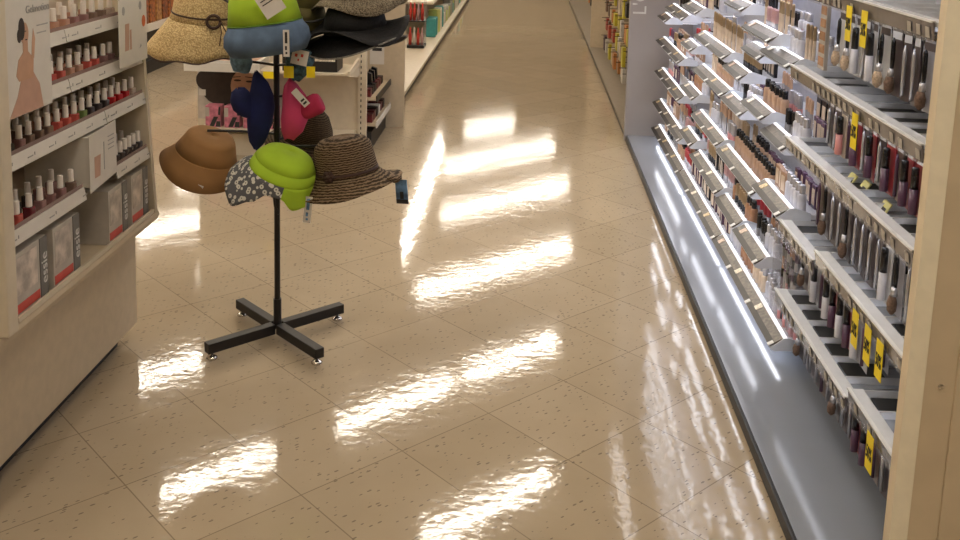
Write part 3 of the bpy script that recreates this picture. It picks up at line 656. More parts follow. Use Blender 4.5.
# ------------------------------------------------------------------ hat rack
BX, BY = -0.777, 3.03
t = thing('hat_rack', 'black metal hat rack with cross base on floor beside the cabinet', 'hat rack', (BX, BY, 0))
d = 0.707
m_rack = m_black
for dx, dy in ((d, d), (-d, d), (d, -d), (-d, -d)):
    L = 0.25
    n = Vector((-dy, dx, 0)).normalized()*0.0155
    a = Vector((BX, BY, 0))+Vector((dx, dy, 0))*0.016; b = Vector((BX, BY, 0))+Vector((dx, dy, 0)).normalized()*L
    mb = MB(); vs = [q+s*n+Vector((0, 0, z)) for q in (a, b) for s in (-1, 1) for z in (0.022, 0.054)]
    mb.add(vs, [(0, 1, 3, 2), (4, 6, 7, 5), (0, 4, 5, 1), (2, 3, 7, 6), (0, 2, 6, 4), (1, 5, 7, 3)])
    leg = mb.build('leg', m_rack, t, bevel=0.002)
    fpos = Vector((BX, BY, 0))+Vector((dx, dy, 0)).normalized()*(L-0.018)
    MB().lathe([(0.017, 0), (0.018, 0.004), (0.012, 0.010), (0.005, 0.013), (0.005, 0.023)], c=tuple(fpos), seg=16).build('foot', m_chrome, leg, smooth=True, org=(BX, BY, 0))
MB().lathe([(0.013, 0.04), (0.013, 0.135)], c=(BX, BY, 0), seg=16).build('sleeve', m_rack, t, smooth=False)
MB().lathe([(0.0095, 0.13), (0.0095, 1.35)], c=(BX, BY, 0), seg=16).build('pole', m_rack, t)

# ------------------------------------------------------------------ hats
m_tan = mat('tan cotton', (0.30, 0.155, 0.055), 0.9, var=0.08, scale=9, bump=0.25, dist=0.01)
m_lime = mat('lime cotton', (0.37, 0.56, 0.025), 0.9, var=0.08, scale=8, bump=0.2)
m_limed = mat('inner green cotton', (0.12, 0.24, 0.02), 0.9, var=0.1, scale=20)
m_denim = mat('blue denim', (0.10, 0.155, 0.24), 0.9, var=0.22, scale=14, bump=0.2)
m_navy = mat('navy cotton', (0.005, 0.010, 0.075), 0.85, var=0.25, scale=12, bump=0.2)
m_pinkh = mat('pink cotton', (0.52, 0.045, 0.13), 0.85, var=0.10, scale=10, bump=0.2)
m_pinkd = mat('inner pink cotton', (0.42, 0.02, 0.07), 0.85, var=0.15, scale=10)
m_brownh = stripe_mat('dark brown straw', (0.035, 0.022, 0.012), (0.11, 0.075, 0.04), 55)
m_straw = stripe_mat('brown striped straw', (0.040, 0.024, 0.012), (0.24, 0.165, 0.098), 46, distort=4.0, dscale=2.0, sharp=(0.25, 0.9))
m_bead = weave_mat('natural woven straw', (0.72, 0.55, 0.29), (0.42, 0.29, 0.13), 190)
m_cord = mat('brown cord', (0.05, 0.022, 0.014), 0.7)
m_tweed = weave_mat('grey brown woven straw', (0.30, 0.25, 0.17), (0.08, 0.06, 0.04), 260)
m_olive = mat('olive cotton', (0.17, 0.14, 0.05), 0.9, var=0.15, scale=15)
m_blackh = mat('black straw', (0.006, 0.005, 0.005), 0.8, var=0.4, scale=120, bump=0.3)
m_rim = mat('grey straw rim', (0.22, 0.20, 0.17), 0.8, var=0.3, scale=150)
m_bluep = mat('blue print', (0.10, 0.20, 0.36), 0.5, var=0.5, scale=40)
def daisy_mat():
    m = bpy.data.materials.new('grey daisy print'); m.use_nodes = True
    nt = m.node_tree; b = nt.nodes['Principled BSDF']; b.inputs['Roughness'].default_value = 0.9
    tc = nt.nodes.new('ShaderNodeTexCoord'); v = nt.nodes.new('ShaderNodeTexVoronoi'); v.inputs['Scale'].default_value = 62; v.inputs['Randomness'].default_value = 0.75
    nt.links.new(tc.outputs['Object'], v.inputs['Vector'])
    r = nt.nodes.new('ShaderNodeValToRGB'); e = r.color_ramp.elements
    e[0].position = 0.0; e[0].color = (0.10, 0.09, 0.07, 1); e[1].position = 0.16; e[1].color = (0.62, 0.60, 0.52, 1)
    q = e.new(0.13); q.color = (0.10, 0.09, 0.07, 1)
    q = e.new(0.40); q.color = (0.62, 0.60, 0.52, 1); q = e.new(0.45); q.color = (0.10, 0.10, 0.105, 1)
    nt.links.new(v.outputs['Distance'], r.inputs['Fac']); nt.links.new(r.outputs['Color'], b.inputs['Base Color'])
    return m
m_daisy = daisy_mat()

def hat(name, label, loc, rot, prof, m, seg=48, wave=None, rc=0.09, el=(1, 1), thick=0.003, parts=None, crown_m=None, split=None):
    """prof: list of (r, z) from crown top to brim edge; wave(theta, t)->dz, t 0..1 along the brim."""
    h = local(thing(name, label, 'hat', loc, rot, 'hats on the black rack'))
    R = prof[-1][0]
    def ring(r, z):
        out = []
        for k in range(seg+1):
            a = 2*PI*k/seg
            tt = max(0, (r-rc)/(R-rc)) if R > rc else 0
            dz, dr = wave(a, tt) if wave else (0, 0)
            out.append((el[0]*(r+dr)*math.cos(a), el[1]*(r+dr)*math.sin(a), z+dz))
        return out
    def mk(pf, nm, mm):
        mb = MB(); mb.grid([ring(r, z) for r, z in pf])
        o = mb.build(nm, mm, h, smooth=True, solid=thick)
        bm = bmesh.new(); bm.from_mesh(o.data); bmesh.ops.remove_doubles(bm, verts=bm.verts, dist=1e-5); bmesh.ops.recalc_face_normals(bm, faces=bm.faces); bm.to_mesh(o.data); bm.free()
        for p in o.data.polygons: p.use_smooth = True
        return o
    if split is None: split = len(prof)//2
    mk(prof[:split+1], 'crown', crown_m or m); mk(prof[split:], 'brim', m)
    return h
def band(h, r, z, w, m, el=(1, 1), name='band'):
    return MB().lathe([(r, z-w/2), (r+0.0015, z), (r, z+w/2)], seg=40, sx=el[0], sy=el[1], close=False).build(name, m, h, smooth=True, solid=0.001)
def sag(pts):  # smooth polyline through points
    return pts
def hat_tag(h, pos, w, hgt, m, tilt=0.0, face=0.0, marks=None, mm=None):
    M4 = Matrix.Translation(pos) @ Matrix.Rotation(face, 4, 'Z') @ Matrix.Rotation(tilt, 4, 'Y')
    mb = MB().box(-w/2, w/2, -0.0006, 0.0006, -hgt, 0); o = mb.build('price_tag', m, h); o.data.transform(M4)
    if marks:
        mk = MB()
        for (a, b, c, d_) in marks: mk.box(w*(a-0.5), w*(b-0.5), -0.0014, -0.0008, -hgt*c, -hgt*d_)
        q = mk.build('print', mm or m_ink, o); q.data.transform(M4)
    return o
def place_rel(h):  # hats are built in local space
    return h
def arm(z0, tip, m=None):
    MB().tube([(BX, BY, z0), ((BX+tip[0])/2, (BY+tip[1])/2, z0+0.01), tip], 0.004, 8).build('arm', m_rack, t)
MARK = [(0.15, 0.85, 0.12, 0.2), (0.15, 0.6, 0.3, 0.34), (0.15, 0.7, 0.45, 0.49)]
VERTMARK = [(0.3, 0.7, 0.08, 0.5), (0.3, 0.6, 0.6, 0.75), (0.35, 0.65, 0.82, 0.9)]

# tan bucket hat
def w0(a, tt): return (0.008*math.cos(2*a)*tt, 0.005*math.sin(3*a)*tt)
h = hat('bucket_hat', 'plain tan cotton bucket hat hanging at lower left of the rack', (-0.992, 2.985, 0.612), (math.radians(9), math.radians(20), 0.1), [(0.001, 0.072), (0.03, 0.0735), (0.058, 0.073), (0.070, 0.070), (0.0755, 0.062), (0.084, 0.040), (0.096, 0.010), (0.0975, 0.006), (0.114, -0.022), (0.134, -0.052)], m_tan, wave=w0, rc=0.098, split=6)
hat_tag(h, (0.015, -0.122, -0.036), 0.05, 0.016, m_paper)
arm(0.68, (-0.985, 2.985, 0.694))
# lime and daisy hat
h = hat('reversible_hat', 'lime green bucket hat with grey daisy brim, low front of rack', (-0.725, 2.895, 0.598), (math.radians(6), math.radians(21), 0), [(0.001, 0.070), (0.045, 0.067), (0.075, 0.055), (0.094, 0.030), (0.101, 0.004), (0.103, -0.004)], m_lime, rc=0.2, split=3)
KEY = [(150, 0.145, 0.03), (180, 0.150, 0.055), (205, 0.150, 0.090), (228, 0.140, 0.115), (250, 0.122, 0.075), (268, 0.112, 0.036), (290, 0.112, 0.034), (312, 0.120, 0.062), (335, 0.118, 0.055), (360, 0.114, 0.05), (390, 0.112, 0.035), (420, 0.110, 0.03), (460, 0.115, 0.03), (510, 0.145, 0.03)]
def brim_at(a):
    for (a0, r0, d0), (a1, r1, d1) in zip(KEY, KEY[1:]):
        if a0 <= a <= a1:
            t_ = (a-a0)/(a1-a0); t_ = t_*t_*(3-2*t_)
            return r0+(r1-r0)*t_, d0+(d1-d0)*t_
def brim_sector(nm, m, a0, a1, n):
    rows_ = []
    for i in range(8):
        q = i/7.0; row = []
        for j in range(n+1):
            a = a0+(a1-a0)*j/n; r, d = brim_at(a)
            rr = 0.1025+(r-0.1025)*(q**0.8); zz = -0.002-d*q
            row.append((rr*math.cos(math.radians(a)), rr*math.sin(math.radians(a)), zz))
        rows_.append(row)
    return MB().grid(rows_).build(nm, m, h, smooth=True, solid=0.003)
brim_sector('daisy_brim', m_daisy, 150, 290, 28)
brim_sector('brim', m_lime, 290, 510, 40)
MB().lathe([(0.001, 0.0), (0.098, -0.002)], seg=32, close=False).build('lining', mat('dark navy lining', (0.02, 0.025, 0.045), 0.9, var=0.2), h, solid=0.002)
hat_tag(h, (0.108, -0.05, -0.02), 0.024, 0.085, m_paper, tilt=-0.25, marks=VERTMARK, mm=m_bluep)
arm(0.60, (-0.735, 2.92, 0.640))
# brown striped straw hat
def w1(a, tt): return (tt*tt*(0.012*math.cos(2*a)-0.016*max(0, math.cos(a+2.6))), 0.012*tt*math.cos(2*a))
h = hat('straw_hat', 'brown striped straw hat with dark band and curled brim at lower right', (-0.543, 2.965, 0.584), (math.radians(-1), math.radians(-8), 0), [(0.001, 0.112), (0.04, 0.110), (0.070, 0.102), (0.086, 0.086), (0.092, 0.05), (0.097, 0.016), (0.100, 0.0), (0.114, -0.016), (0.134, -0.030), (0.150, -0.036), (0.160, -0.036)], m_straw, wave=w1, rc=0.10, split=6)
band(h, 0.0995, 0.008, 0.011, m_cord)
fl = MB()
for k in range(6): fl.lathe([(0.002, -0.003), (0.007, 0.0), (0.002, 0.004)], c=(0.008*math.cos(k*PI/3), 0.008*math.sin(k*PI/3), 0), seg=8)
fl.lathe([(0.005, -0.004), (0.006, 0.004), (0.003, 0.006)], seg=10)
o = fl.build('rosette', m_cord, h, smooth=True); o.data.transform(Matrix.Translation((-0.034, -0.102, 0.012)) @ Matrix.Rotation(PI/2, 4, 'X') @ Matrix.Scale(1.35, 4))
cr = MB().tube([(0.137, -0.06, -0.020), (0.155, -0.04, -0.030), (0.160, -0.012, -0.034), (0.162, 0.03, -0.03)], [0.004, 0.011, 0.012, 0.004], 10).build('curled_edge', m_straw, h, smooth=True)
hat_tag(h, (0.170, -0.025, -0.036), 0.040, 0.076, m_bluep, tilt=0.05, face=-0.3, marks=[(0.0, 1.0, 0.82, 1.0), (0.35, 0.65, 0.5, 0.8)], mm=m_ink)
arm(0.64, (-0.555, 2.985, 0.668))
# dark brown hat behind
h = hat('straw_hat', 'dark brown straw hat hanging between pink cap and striped straw hat', (-0.705, 3.16, 0.635), (math.radians(8), math.radians(14), 0), [(0.001, 0.112), (0.025, 0.106), (0.050, 0.085), (0.070, 0.045), (0.082, 0.0), (0.11, -0.02), (0.135, -0.038)], m_brownh, rc=0.085, split=4, wave=lambda a, tt: (tt*0.015*math.cos(2*a+1), 0))
arm(0.66, (-0.695, 3.13, 0.70))
# navy and pink caps: lofted soft shapes hanging sideways
def loft(secs, seg=28, fold=0.06):
    rows = []
    for (x, y, z, rx, ry) in secs:
        rows.append([(x+rx*math.cos(2*PI*k/seg)*(1+fold*math.sin(3*2*PI*k/seg+z*40)), y+ry*math.sin(2*PI*k/seg), z+0.004*math.sin(2*2*PI*k/seg+x*50)) for k in range(seg+1)])
    return MB().grid(rows)
h = local(thing('cap', 'navy blue cotton cap folded and hanging on the rack pole', 'hat', (-0.832, 2.97, 0.765), group='hats on the black rack'))
loft([(0.006, 0, 0.125, 0.002, 0.002), (0.012, 0, 0.108, 0.014, 0.014), (0.020, 0, 0.085, 0.026, 0.024), (0.022, 0, 0.05, 0.036, 0.032), (0.021, 0, 0.01, 0.041, 0.036), (0.019, 0, -0.03, 0.040, 0.034), (0.014, 0, -0.07, 0.033, 0.028), (0.008, 0, -0.10, 0.024, 0.018), (0.004, 0, -0.12, 0.008, 0.007)]).build('crown', m_navy, h, smooth=True)
o = loft([(0, 0, 0.052, 0.003, 0.003), (0, 0, 0.045, 0.022, 0.018), (0, 0, 0.02, 0.036, 0.026), (0, 0, -0.01, 0.036, 0.026), (0.004, 0, -0.035, 0.024, 0.018), (0.008, 0, -0.05, 0.004, 0.004)], fold=0.0).build('visor', m_navy, h, smooth=True)
o.data.transform(Matrix.Translation((-0.030, -0.012, 0.022)) @ Matrix.Rotation(-0.35, 4, 'Y'))
arm(0.80, (-0.825, 2.985, 0.80))
h = local(thing('cap', 'bright pink cotton cap hanging right of the rack pole', 'hat', (-0.693, 2.97, 0.765), group='hats on the black rack'))
loft([(-0.028, 0, 0.105, 0.004, 0.004), (-0.022, 0, 0.085, 0.022, 0.02), (-0.014, 0, 0.055, 0.036, 0.03), (-0.012, 0, 0.02, 0.041, 0.036), (-0.012, 0, -0.02, 0.042, 0.036), (-0.018, 0, -0.055, 0.034, 0.03), (-0.030, 0, -0.085, 0.014, 0.012)]).build('crown', m_pinkh, h, smooth=True)
o = MB().lathe([(0.026, -0.042), (0.033, -0.02), (0.034, 0.02), (0.028, 0.032), (0.018, 0.034)], seg=24, sy=0.8).build('rolled_brim', m_pinkd, h, smooth=True)
o.data.transform(Matrix.Translation((0.042, -0.004, 0.022)) @ Matrix.Rotation(math.radians(62), 4, 'Y'))
hat_tag(h, (-0.005, -0.045, 0.078), 0.022, 0.062, m_paper, tilt=-0.75, marks=[(0.2, 0.8, 0.6, 0.7), (0.2, 0.8, 0.78, 0.88)])
arm(0.80, (-0.705, 2.985, 0.80))
# upper lime / denim hat
h = hat('bucket_hat', 'bucket hat with lime crown and blue denim brim, upper front of rack', (-0.778, 2.90, 1.052), (math.radians(0), math.radians(-8), 0), [(0.001, 0.13), (0.06, 0.126), (0.085, 0.11), (0.098, 0.06), (0.108, 0.0), (0.112, -0.012), (0.124, -0.03), (0.128, -0.058), (0.112, -0.09)], m_denim, rc=0.112, split=4, crown_m=m_lime, wave=lambda a, tt: (tt*0.01*math.cos(2*a), 0))
band(h, 0.1105, 0.0, 0.004, m_limed, name='piping')
hat_tag(h, (0.040, -0.122, 0.098), 0.066, 0.075, m_paper, tilt=-0.45, marks=MARK)
hat_tag(h, (0.088, -0.108, -0.02), 0.018, 0.078, m_paper, tilt=0.12, marks=VERTMARK)
arm(1.08, (-0.785, 2.92, 1.125))
# printed sun hat hanging below on the right and a teal strap on the left
h = local(thing('folded_hat', 'folded teal printed hat with white floral tag below the denim brim', 'hat', (-0.69, 2.95, 0.925), group='hats on the black rack'))
m_teal = mat('teal print', (0.05, 0.11, 0.15), 0.8, var=0.6, scale=60)
loft([(-0.01, 0, 0.05, 0.01, 0.01), (0.0, 0, 0.03, 0.04, 0.03), (0.005, 0, 0.0, 0.044, 0.032), (0.0, 0, -0.03, 0.036, 0.026), (-0.005, 0, -0.055, 0.012, 0.012)]).build('crown', m_teal, h, smooth=True)
hat_tag(h, (0.02, -0.045, 0.045), 0.05, 0.046, m_paper, tilt=0.2, marks=[(0.2, 0.35, 0.3, 0.5), (0.55, 0.7, 0.25, 0.45), (0.4, 0.5, 0.6, 0.75)], mm=m_redp)
hat_tag(h, (-0.018, -0.045, -0.005), 0.03, 0.036, m_yellow)
hat_tag(h, (0.048, -0.04, -0.005), 0.026, 0.034, m_yellow)
arm(0.90, (-0.69, 2.96, 0.925))
h = local(thing('folded_hat', 'small folded light teal hat below the denim brim on left', 'hat', (-0.878, 2.98, 0.915), group='hats on the black rack'))
loft([(0, 0, 0.035, 0.02, 0.015), (0, 0, 0.02, 0.034, 0.02), (0.004, 0, -0.005, 0.034, 0.02), (0.006, 0, -0.03, 0.026, 0.015)]).build('crown', mat('pale teal cotton', (0.12, 0.20, 0.25), 0.85, var=0.4, scale=50), h, smooth=True)
arm(0.90, (-0.875, 2.985, 0.92))
# natural wide straw hat
h = hat('sun_hat', 'wide natural woven straw hat with brown cord and ring, upper left', (-1.065, 3.24, 1.035), (math.radians(6), math.radians(4), 0.2), [(0.001, 0.115), (0.05, 0.112), (0.080, 0.098), (0.094, 0.07), (0.102, 0.0), (0.108, -0.02), (0.13, -0.055), (0.152, -0.088), (0.165, -0.108)], m_bead, rc=0.105, split=5, wave=lambda a, tt: (tt*(0.010*math.sin(2*a+0.5)-0.04*max(0, math.cos(a-3.6)))+0.004*tt*math.sin(9*a), 0.02*tt*math.cos(a-PI)), el=(1.08, 1))
rimpts = []
band(h, 0.1045, 0.0, 0.006, m_cord, el=(1.08, 1))
o = MB().tube([(0.021*math.cos(k*PI/8), 0, 0.021*math.sin(k*PI/8)) for k in range(17)], 0.005, 8).build('ring', m_cord, h, smooth=True)
o.data.transform(Matrix.Translation((0.035, -0.112, -0.004)) @ Matrix.Rotation(-0.3, 4, 'X'))
MB().tube([(0.055, -0.108, -0.006), (0.062, -0.122, -0.035), (0.060, -0.138, -0.075)], 0.0018, 6).build('cord', m_cord, h)
MB().tube([(0.058, -0.108, -0.006), (0.078, -0.118, -0.035), (0.095, -0.125, -0.085)], 0.002, 6).build('cord', m_cord, h)
# dark scalloped edge
R = 0.165; pts = []
for k in range(65):
    a = 2*PI*k/64; tt = 1
    dz = 0.010*math.sin(2*a+0.5)-0.04*max(0, math.cos(a-3.6))+0.004*math.sin(9*a); dr = 0.02*math.cos(a-PI)
    pts.append((1.08*(R+dr+0.001)*math.cos(a), (R+dr+0.001)*math.sin(a), -0.108+dz))
MB().tube(pts, 0.0028, 6).build('edge_stitching', m_cord, h)
arm(1.05, (-1.06, 3.22, 1.12))
# black hats stack
h = hat('sun_hat', 'wavy wide brimmed black straw hat at upper right of rack', (-0.535, 3.06, 1.03), (math.radians(5), math.radians(-4), 0), [(0.001, 0.065), (0.06, 0.064), (0.082, 0.055), (0.092, 0.03), (0.098, 0.0), (0.12, -0.006), (0.148, -0.010), (0.172, -0.012)], m_blackh, rc=0.098, split=4, wave=lambda a, tt: (tt*(0.030*math.cos(3*a-0.6)), 0))
arm(1.03, (-0.545, 3.055, 1.075))
h = hat('sun_hat', 'black straw hat with pale grey edge under the wavy black hat', (-0.54, 3.06, 1.005), (math.radians(-2), math.radians(-6), 0), [(0.001, 0.055), (0.06, 0.054), (0.080, 0.047), (0.088, 0.03), (0.092, 0.0), (0.115, -0.008), (0.14, -0.018), (0.164, -0.028)], m_blackh, rc=0.092, split=4, wave=lambda a, tt: (tt*(0.022*math.cos(2*a+0.6)-0.01), 0))
pts = []
for k in range(65):
    a = 2*PI*k/64; pts.append((0.165*math.cos(a), 0.165*math.sin(a), -0.028+0.022*math.cos(2*a+0.6)-0.01))
MB().tube(pts, 0.0028, 6).build('edge_binding', m_rim, h)
h = hat('sun_hat', 'grey brown woven straw hat on top of the black hats', (-0.53, 3.10, 1.118), (math.radians(2), math.radians(-3), 0), [(0.001, 0.115), (0.06, 0.11), (0.085, 0.09), (0.098, 0.04), (0.108, 0.0), (0.13, -0.012), (0.152, -0.03)], m_tweed, rc=0.108, split=4, wave=lambda a, tt: (tt*0.016*math.cos(3*a+0.4), 0))
arm(1.16, (-0.54, 3.095, 1.20))
h = hat('bucket_hat', 'olive cotton hat at top behind the lime and denim hat', (-0.745, 3.16, 1.09), (math.radians(5), math.radians(10), 0), [(0.001, 0.09), (0.05, 0.088), (0.075, 0.07), (0.088, 0.0), (0.10, -0.03), (0.118, -0.065)], m_olive, rc=0.09, split=3)
arm(1.12, (-0.745, 3.14, 1.16))
# loose strap under the lime hat
t2 = MB().tube([(-0.768, 2.955, 0.50), (-0.762, 2.945, 0.472), (-0.748, 2.938, 0.448)], 0.004, 8)
t2.build('hook', m_rack, t)

# ------------------------------------------------------------------ left background gondola
t = thing('endcap_gondola', 'cream gondola end with slotted upright and one high shelf behind the hat rack', 'display shelf', (-1.38, 5.55, 0))
MB().box(-1.87, -0.94, 5.50, 5.53, 0.0, 1.4).build('end_board', m_cream, t)
up_ = MB().box(-0.94, -0.895, 5.485, 5.53, 0.0, 1.4).build('upright', m_cream, t)
sl = MB()
for i in range(26): sl.box(-0.926, -0.920, 5.4842, 5.485, 0.03+i*0.032, 0.045+i*0.032)
sl.build('slots', m_ink, up_)
MB().box(-1.83, -0.93, 5.19, 5.50, 0.485, 0.497).build('shelf', m_cream, t)
MB().box(-1.832, -1.42, 5.178, 5.19, 0.487, 0.535).build('shelf_lip', m_paper, t)
MB().prism([(5.18, 0.484), (5.18, 0.51), (5.48, 0.54), (5.48, 0.44), (5.42, 0.44)], -0.945, -0.932, 'x').build('bracket', m_cream, t)
MB().box(-1.83, -0.95, 5.30, 5.499, 0.0, 0.12).build('base', m_cream, t)
MB().box(-1.70, -1.25, 5.22, 5.499, 0.155, 0.165).build('lower_shelf', m_cream, t)
for i, x in enumerate((-1.235, -1.08)):
    std_box(0, 0, 0, 0, m_black, '', '') if False else None
    b = thing('product_box', ['black display carton with gold picture, left one on the end shelf', 'black display carton with gold picture, right one on the end shelf'][i], 'carton', (x, 5.3, 0.4975), group='black cartons on the end shelf')
    MB().box(x-0.072, x+0.072, 5.22, 5.38, 0.4978, 0.60).build('box', m_black, b, bevel=0.002)
    MB().box(x-0.05, x+0.06, 5.2185, 5.22, 0.555, 0.595).build('picture', M_PIC[2], b)
MB().box(-1.40, -1.34, 5.174, 5.178, 0.46, 0.498).build('sale_tag', m_yellow, t)
b = thing('flat_carton', 'flat carton with pinkish top at left of the end shelf', 'carton', (-1.62, 5.3, 0.4975))
MB().box(-1.82, -1.43, 5.2, 5.42, 0.4978, 0.545).build('box', m_paper, b)
MB().box(-1.80, -1.45, 5.205, 5.40, 0.545, 0.547).build('printed_top', m_dress, b)
# poster with portrait
b = thing('poster', 'portrait poster of a woman with dark curly hair on the gondola end', 'poster', (-1.6, 5.49, 0.25))
def xz_shapes(name, parent, m, polys, y):
    mb = MB()
    for i_, pl in enumerate(polys): mb.prism(pl, y-0.0007-0.0002*i_, y, 'y')
    return mb.build(name, m, parent)
yb = 5.498
MB().box(-1.865, -1.30, yb, yb+0.0018, 0.155, 0.47).build('sheet', mat('pale poster', (0.50, 0.45, 0.40), 0.4), b)
xz_shapes('hair', b, m_hair, [ell(-1.745, 0.345, 0.10, 0.105), ell(-1.83, 0.38, 0.045, 0.055), ell(-1.71, 0.42, 0.14, 0.04), ell(-1.72, 0.28, 0.06, 0.045)], yb)
xz_shapes('face', b, m_skin, [ell(-1.60, 0.35, 0.075, 0.095), [(-1.64, 0.30), (-1.56, 0.28), (-1.60, 0.16), (-1.70, 0.16)]], yb-0.0012)
xz_shapes('features', b, m_hair, [ell(-1.635, 0.385, 0.022, 0.006, 10), ell(-1.565, 0.38, 0.022, 0.006, 10), [(-1.605, 0.335), (-1.59, 0.335), (-1.592, 0.342), (-1.603, 0.342)], [(-1.66, 0.40), (-1.615, 0.405), (-1.615, 0.409), (-1.66, 0.405)], [(-1.59, 0.405), (-1.545, 0.40), (-1.545, 0.405), (-1.59, 0.409)]], yb-0.0026)
xz_shapes('lips', b, m_redp, [ell(-1.60, 0.30, 0.024, 0.009, 12)], yb-0.003)
xz_shapes('label', b, m_paper, [[(-1.86, 0.29), (-1.82, 0.29), (-1.82, 0.325), (-1.86, 0.325)]], yb-0.0012)
m_hotp = mat('pink carton print', (0.50, 0.16, 0.22), 0.4, var=0.3, scale=30)
for i, x in enumerate((-1.70, -1.595, -1.49, -1.385)):
    b = thing('pink_carton', 'pink and black carton below the portrait poster, %s from left' % ORD[i+1], 'carton', (x, 5.28, 0.1655), group='pink cartons below the poster')
    MB().box(x-0.042, x+0.042, 5.25, 5.32, 0.1655, 0.285).build('box', m_hotp, b, bevel=0.002)
    MB().box(x-0.042, x-0.02, 5.2485, 5.25, 0.225, 0.275).build('panel', m_ticket, b)
    xz_shapes('stripe', b, m_ink, [[(x-0.02, 0.17), (x+0.005, 0.17), (x+0.03, 0.225), (x+0.005, 0.225)], [(x+0.015, 0.17), (x+0.042, 0.17), (x+0.042, 0.20), (x+0.02, 0.20)], [(x+0.028, 0.235), (x+0.042, 0.235), (x+0.042, 0.28), (x+0.033, 0.28)]], 5.2495)
# side bay facing the aisle
t = thing('side_shelving', 'cream shelf bay with dark cartons facing the aisle beyond the hat rack', 'display shelf', (-1.05, 5.82, 0))
MB().box(-1.38, -1.34, 5.531, 6.11, 0.0, 1.4).build('back_board', m_creamd, t)
for z in (0.15, 0.30):
    MB().box(-1.339, -0.845, 5.535, 6.11, z-0.015, z).build('shelf', m_creamd, t)
    MB().box(-0.845, -0.838, 5.535, 6.11, z-0.025, z+0.012).build('price_rail', m_paper if z < 0.2 else m_black, t)
MB().box(-1.339, -0.87, 5.535, 6.11, 0.0, 0.10).build('base', m_kick, t)
m_darkred = mat('dark red print', (0.12, 0.015, 0.02), 0.4, var=0.4, scale=30)
for i in range(6):
    y = 5.59+i*0.085
    o = tag(MB().box(-0.96, -0.88, y-0.03, y+0.03, 0.3005, 0.345).build('dark_carton', random.choice([m_darkred, m_black]), org=(-0.92, y, 0.3005)), 'small dark carton on the upper shelf of the side bay, %s from the near end' % ORD[i+1], 'carton', 'dark cartons in the side bay'); o.location = (-0.92, y, 0.3005)
for i in range(3):
    y = 5.72+i*0.10
    o = tag(MB().prism([(-0.955, 0.3455), (-0.895, 0.3455), (-0.90, 0.41), (-0.93, 0.42)], y-0.015, y+0.015).build('black_tester', m_pc['black'], org=(-0.92, y, 0.3455)), 'upright black tester on the dark cartons of the side bay, %s from near end' % ORD[i+1], 'tester', 'black testers in the side bay'); o.location = (-0.92, y, 0.3455)
for i in range(6):
    y = 5.59+i*0.085
    o = tag(MB().box(-0.95, -0.87, y-0.03, y+0.03, 0.1505, 0.20).build('low_carton', random.choice([m_darkred, m_black, m_paper]), org=(-0.92, y, 0.1505)), 'small carton on the bottom shelf of the side bay, %s from the near end' % ORD[i+1], 'carton', 'cartons at the bottom of the side bay'); o.location = (-0.92, y, 0.1505)
t = thing('divider_panel', 'greyish cream divider panel with white notice beyond the side bay', 'panel', (-1.07, 6.14, 0))
MB().box(-1.39, -0.757, 6.12, 6.15, 0, 1.4).build('board', m_creamd, t)
n_ = MB().box(-0.975, -0.885, 6.1185, 6.12, 0.40, 0.53).build('notice', m_paper, t)
MB().box(-0.96, -0.90, 6.1178, 6.1185, 0.485, 0.505).build('print', m_ink, n_)
# shelving farther along the left of the aisle
t = thing('aisle_shelving', 'long cream shelving on the left side of the aisle beyond the divider', 'display shelf', (-1.1, 10.5, 0))
MB().box(-1.35, -0.87, 6.16, 14.9, 0, 0.05).build('kick_plate', m_kick, t)
MB().box(-1.35, -0.85, 6.16, 14.9, 0.05, 0.075).build('base_deck', m_cream, t)
MB().box(-1.40, -1.35, 6.16, 14.9, 0, 1.4).build('back_board', m_creamd, t)
MB().box(-1.35, -0.92, 9.7, 14.9, 0.42, 0.44).build('shelf', m_cream, t)
t = thing('acrylic_stand', 'clear acrylic stand with red and pale bottles at the near end of left shelving', 'display stand', (-1.02, 9.15, 0.0755))
MB().box(-1.10, -0.94, 9.05, 9.25, 0.0757, 0.10).build('base', m_black, t)
for x in (-1.10, -0.945): MB().box(x, x+0.005, 9.05, 9.25, 0.10, 0.55).build('side', m_clear, t)
MB().box(-1.10, -0.94, 9.05, 9.25, 0.32, 0.33).build('shelf', m_black, t)
for i in range(4):
    for lv, z in enumerate((0.1005, 0.3305)):
        x = -1.075+i*0.037
        o = tag(MB().lathe([(0.014, 0), (0.015, 0.1), (0.008, 0.12), (0.008, 0.16), (0.004, 0.165)], seg=12).build('lotion_bottle', random.choice([m_redp, m_paper, m_pc['pink']]), smooth=True), 'slim bottle in the clear stand, %s level, %s from the left' % (['lower', 'upper'][lv], ORD[i+1]), 'bottle', 'bottles in the acrylic stand'); o.location = (x, 9.10, z)
m_green = [mat('teal package', (0.05, 0.30, 0.30), 0.5), mat('green package', (0.35, 0.38, 0.10), 0.5), mat('white package', (0.55, 0.53, 0.46), 0.5), mat('grey package', (0.25, 0.25, 0.22), 0.5), mat('lime package', (0.45, 0.50, 0.15), 0.5)]
for i in range(26):
    y = 9.9+i*0.17; hh = random.uniform(0.12, 0.26)
    o = tag(MB().box(-0.05, 0.05, -0.06, 0.06, 0, hh).build('package', random.choice(m_green), bevel=0.008), 'packet on the deck of the left shelving, %s from the near end' % ORD[i+1], 'package', 'packets on the left shelving'); o.location = (-0.96, y, 0.0755); o.rotation_euler = (0, 0, random.uniform(-0.2, 0.2))
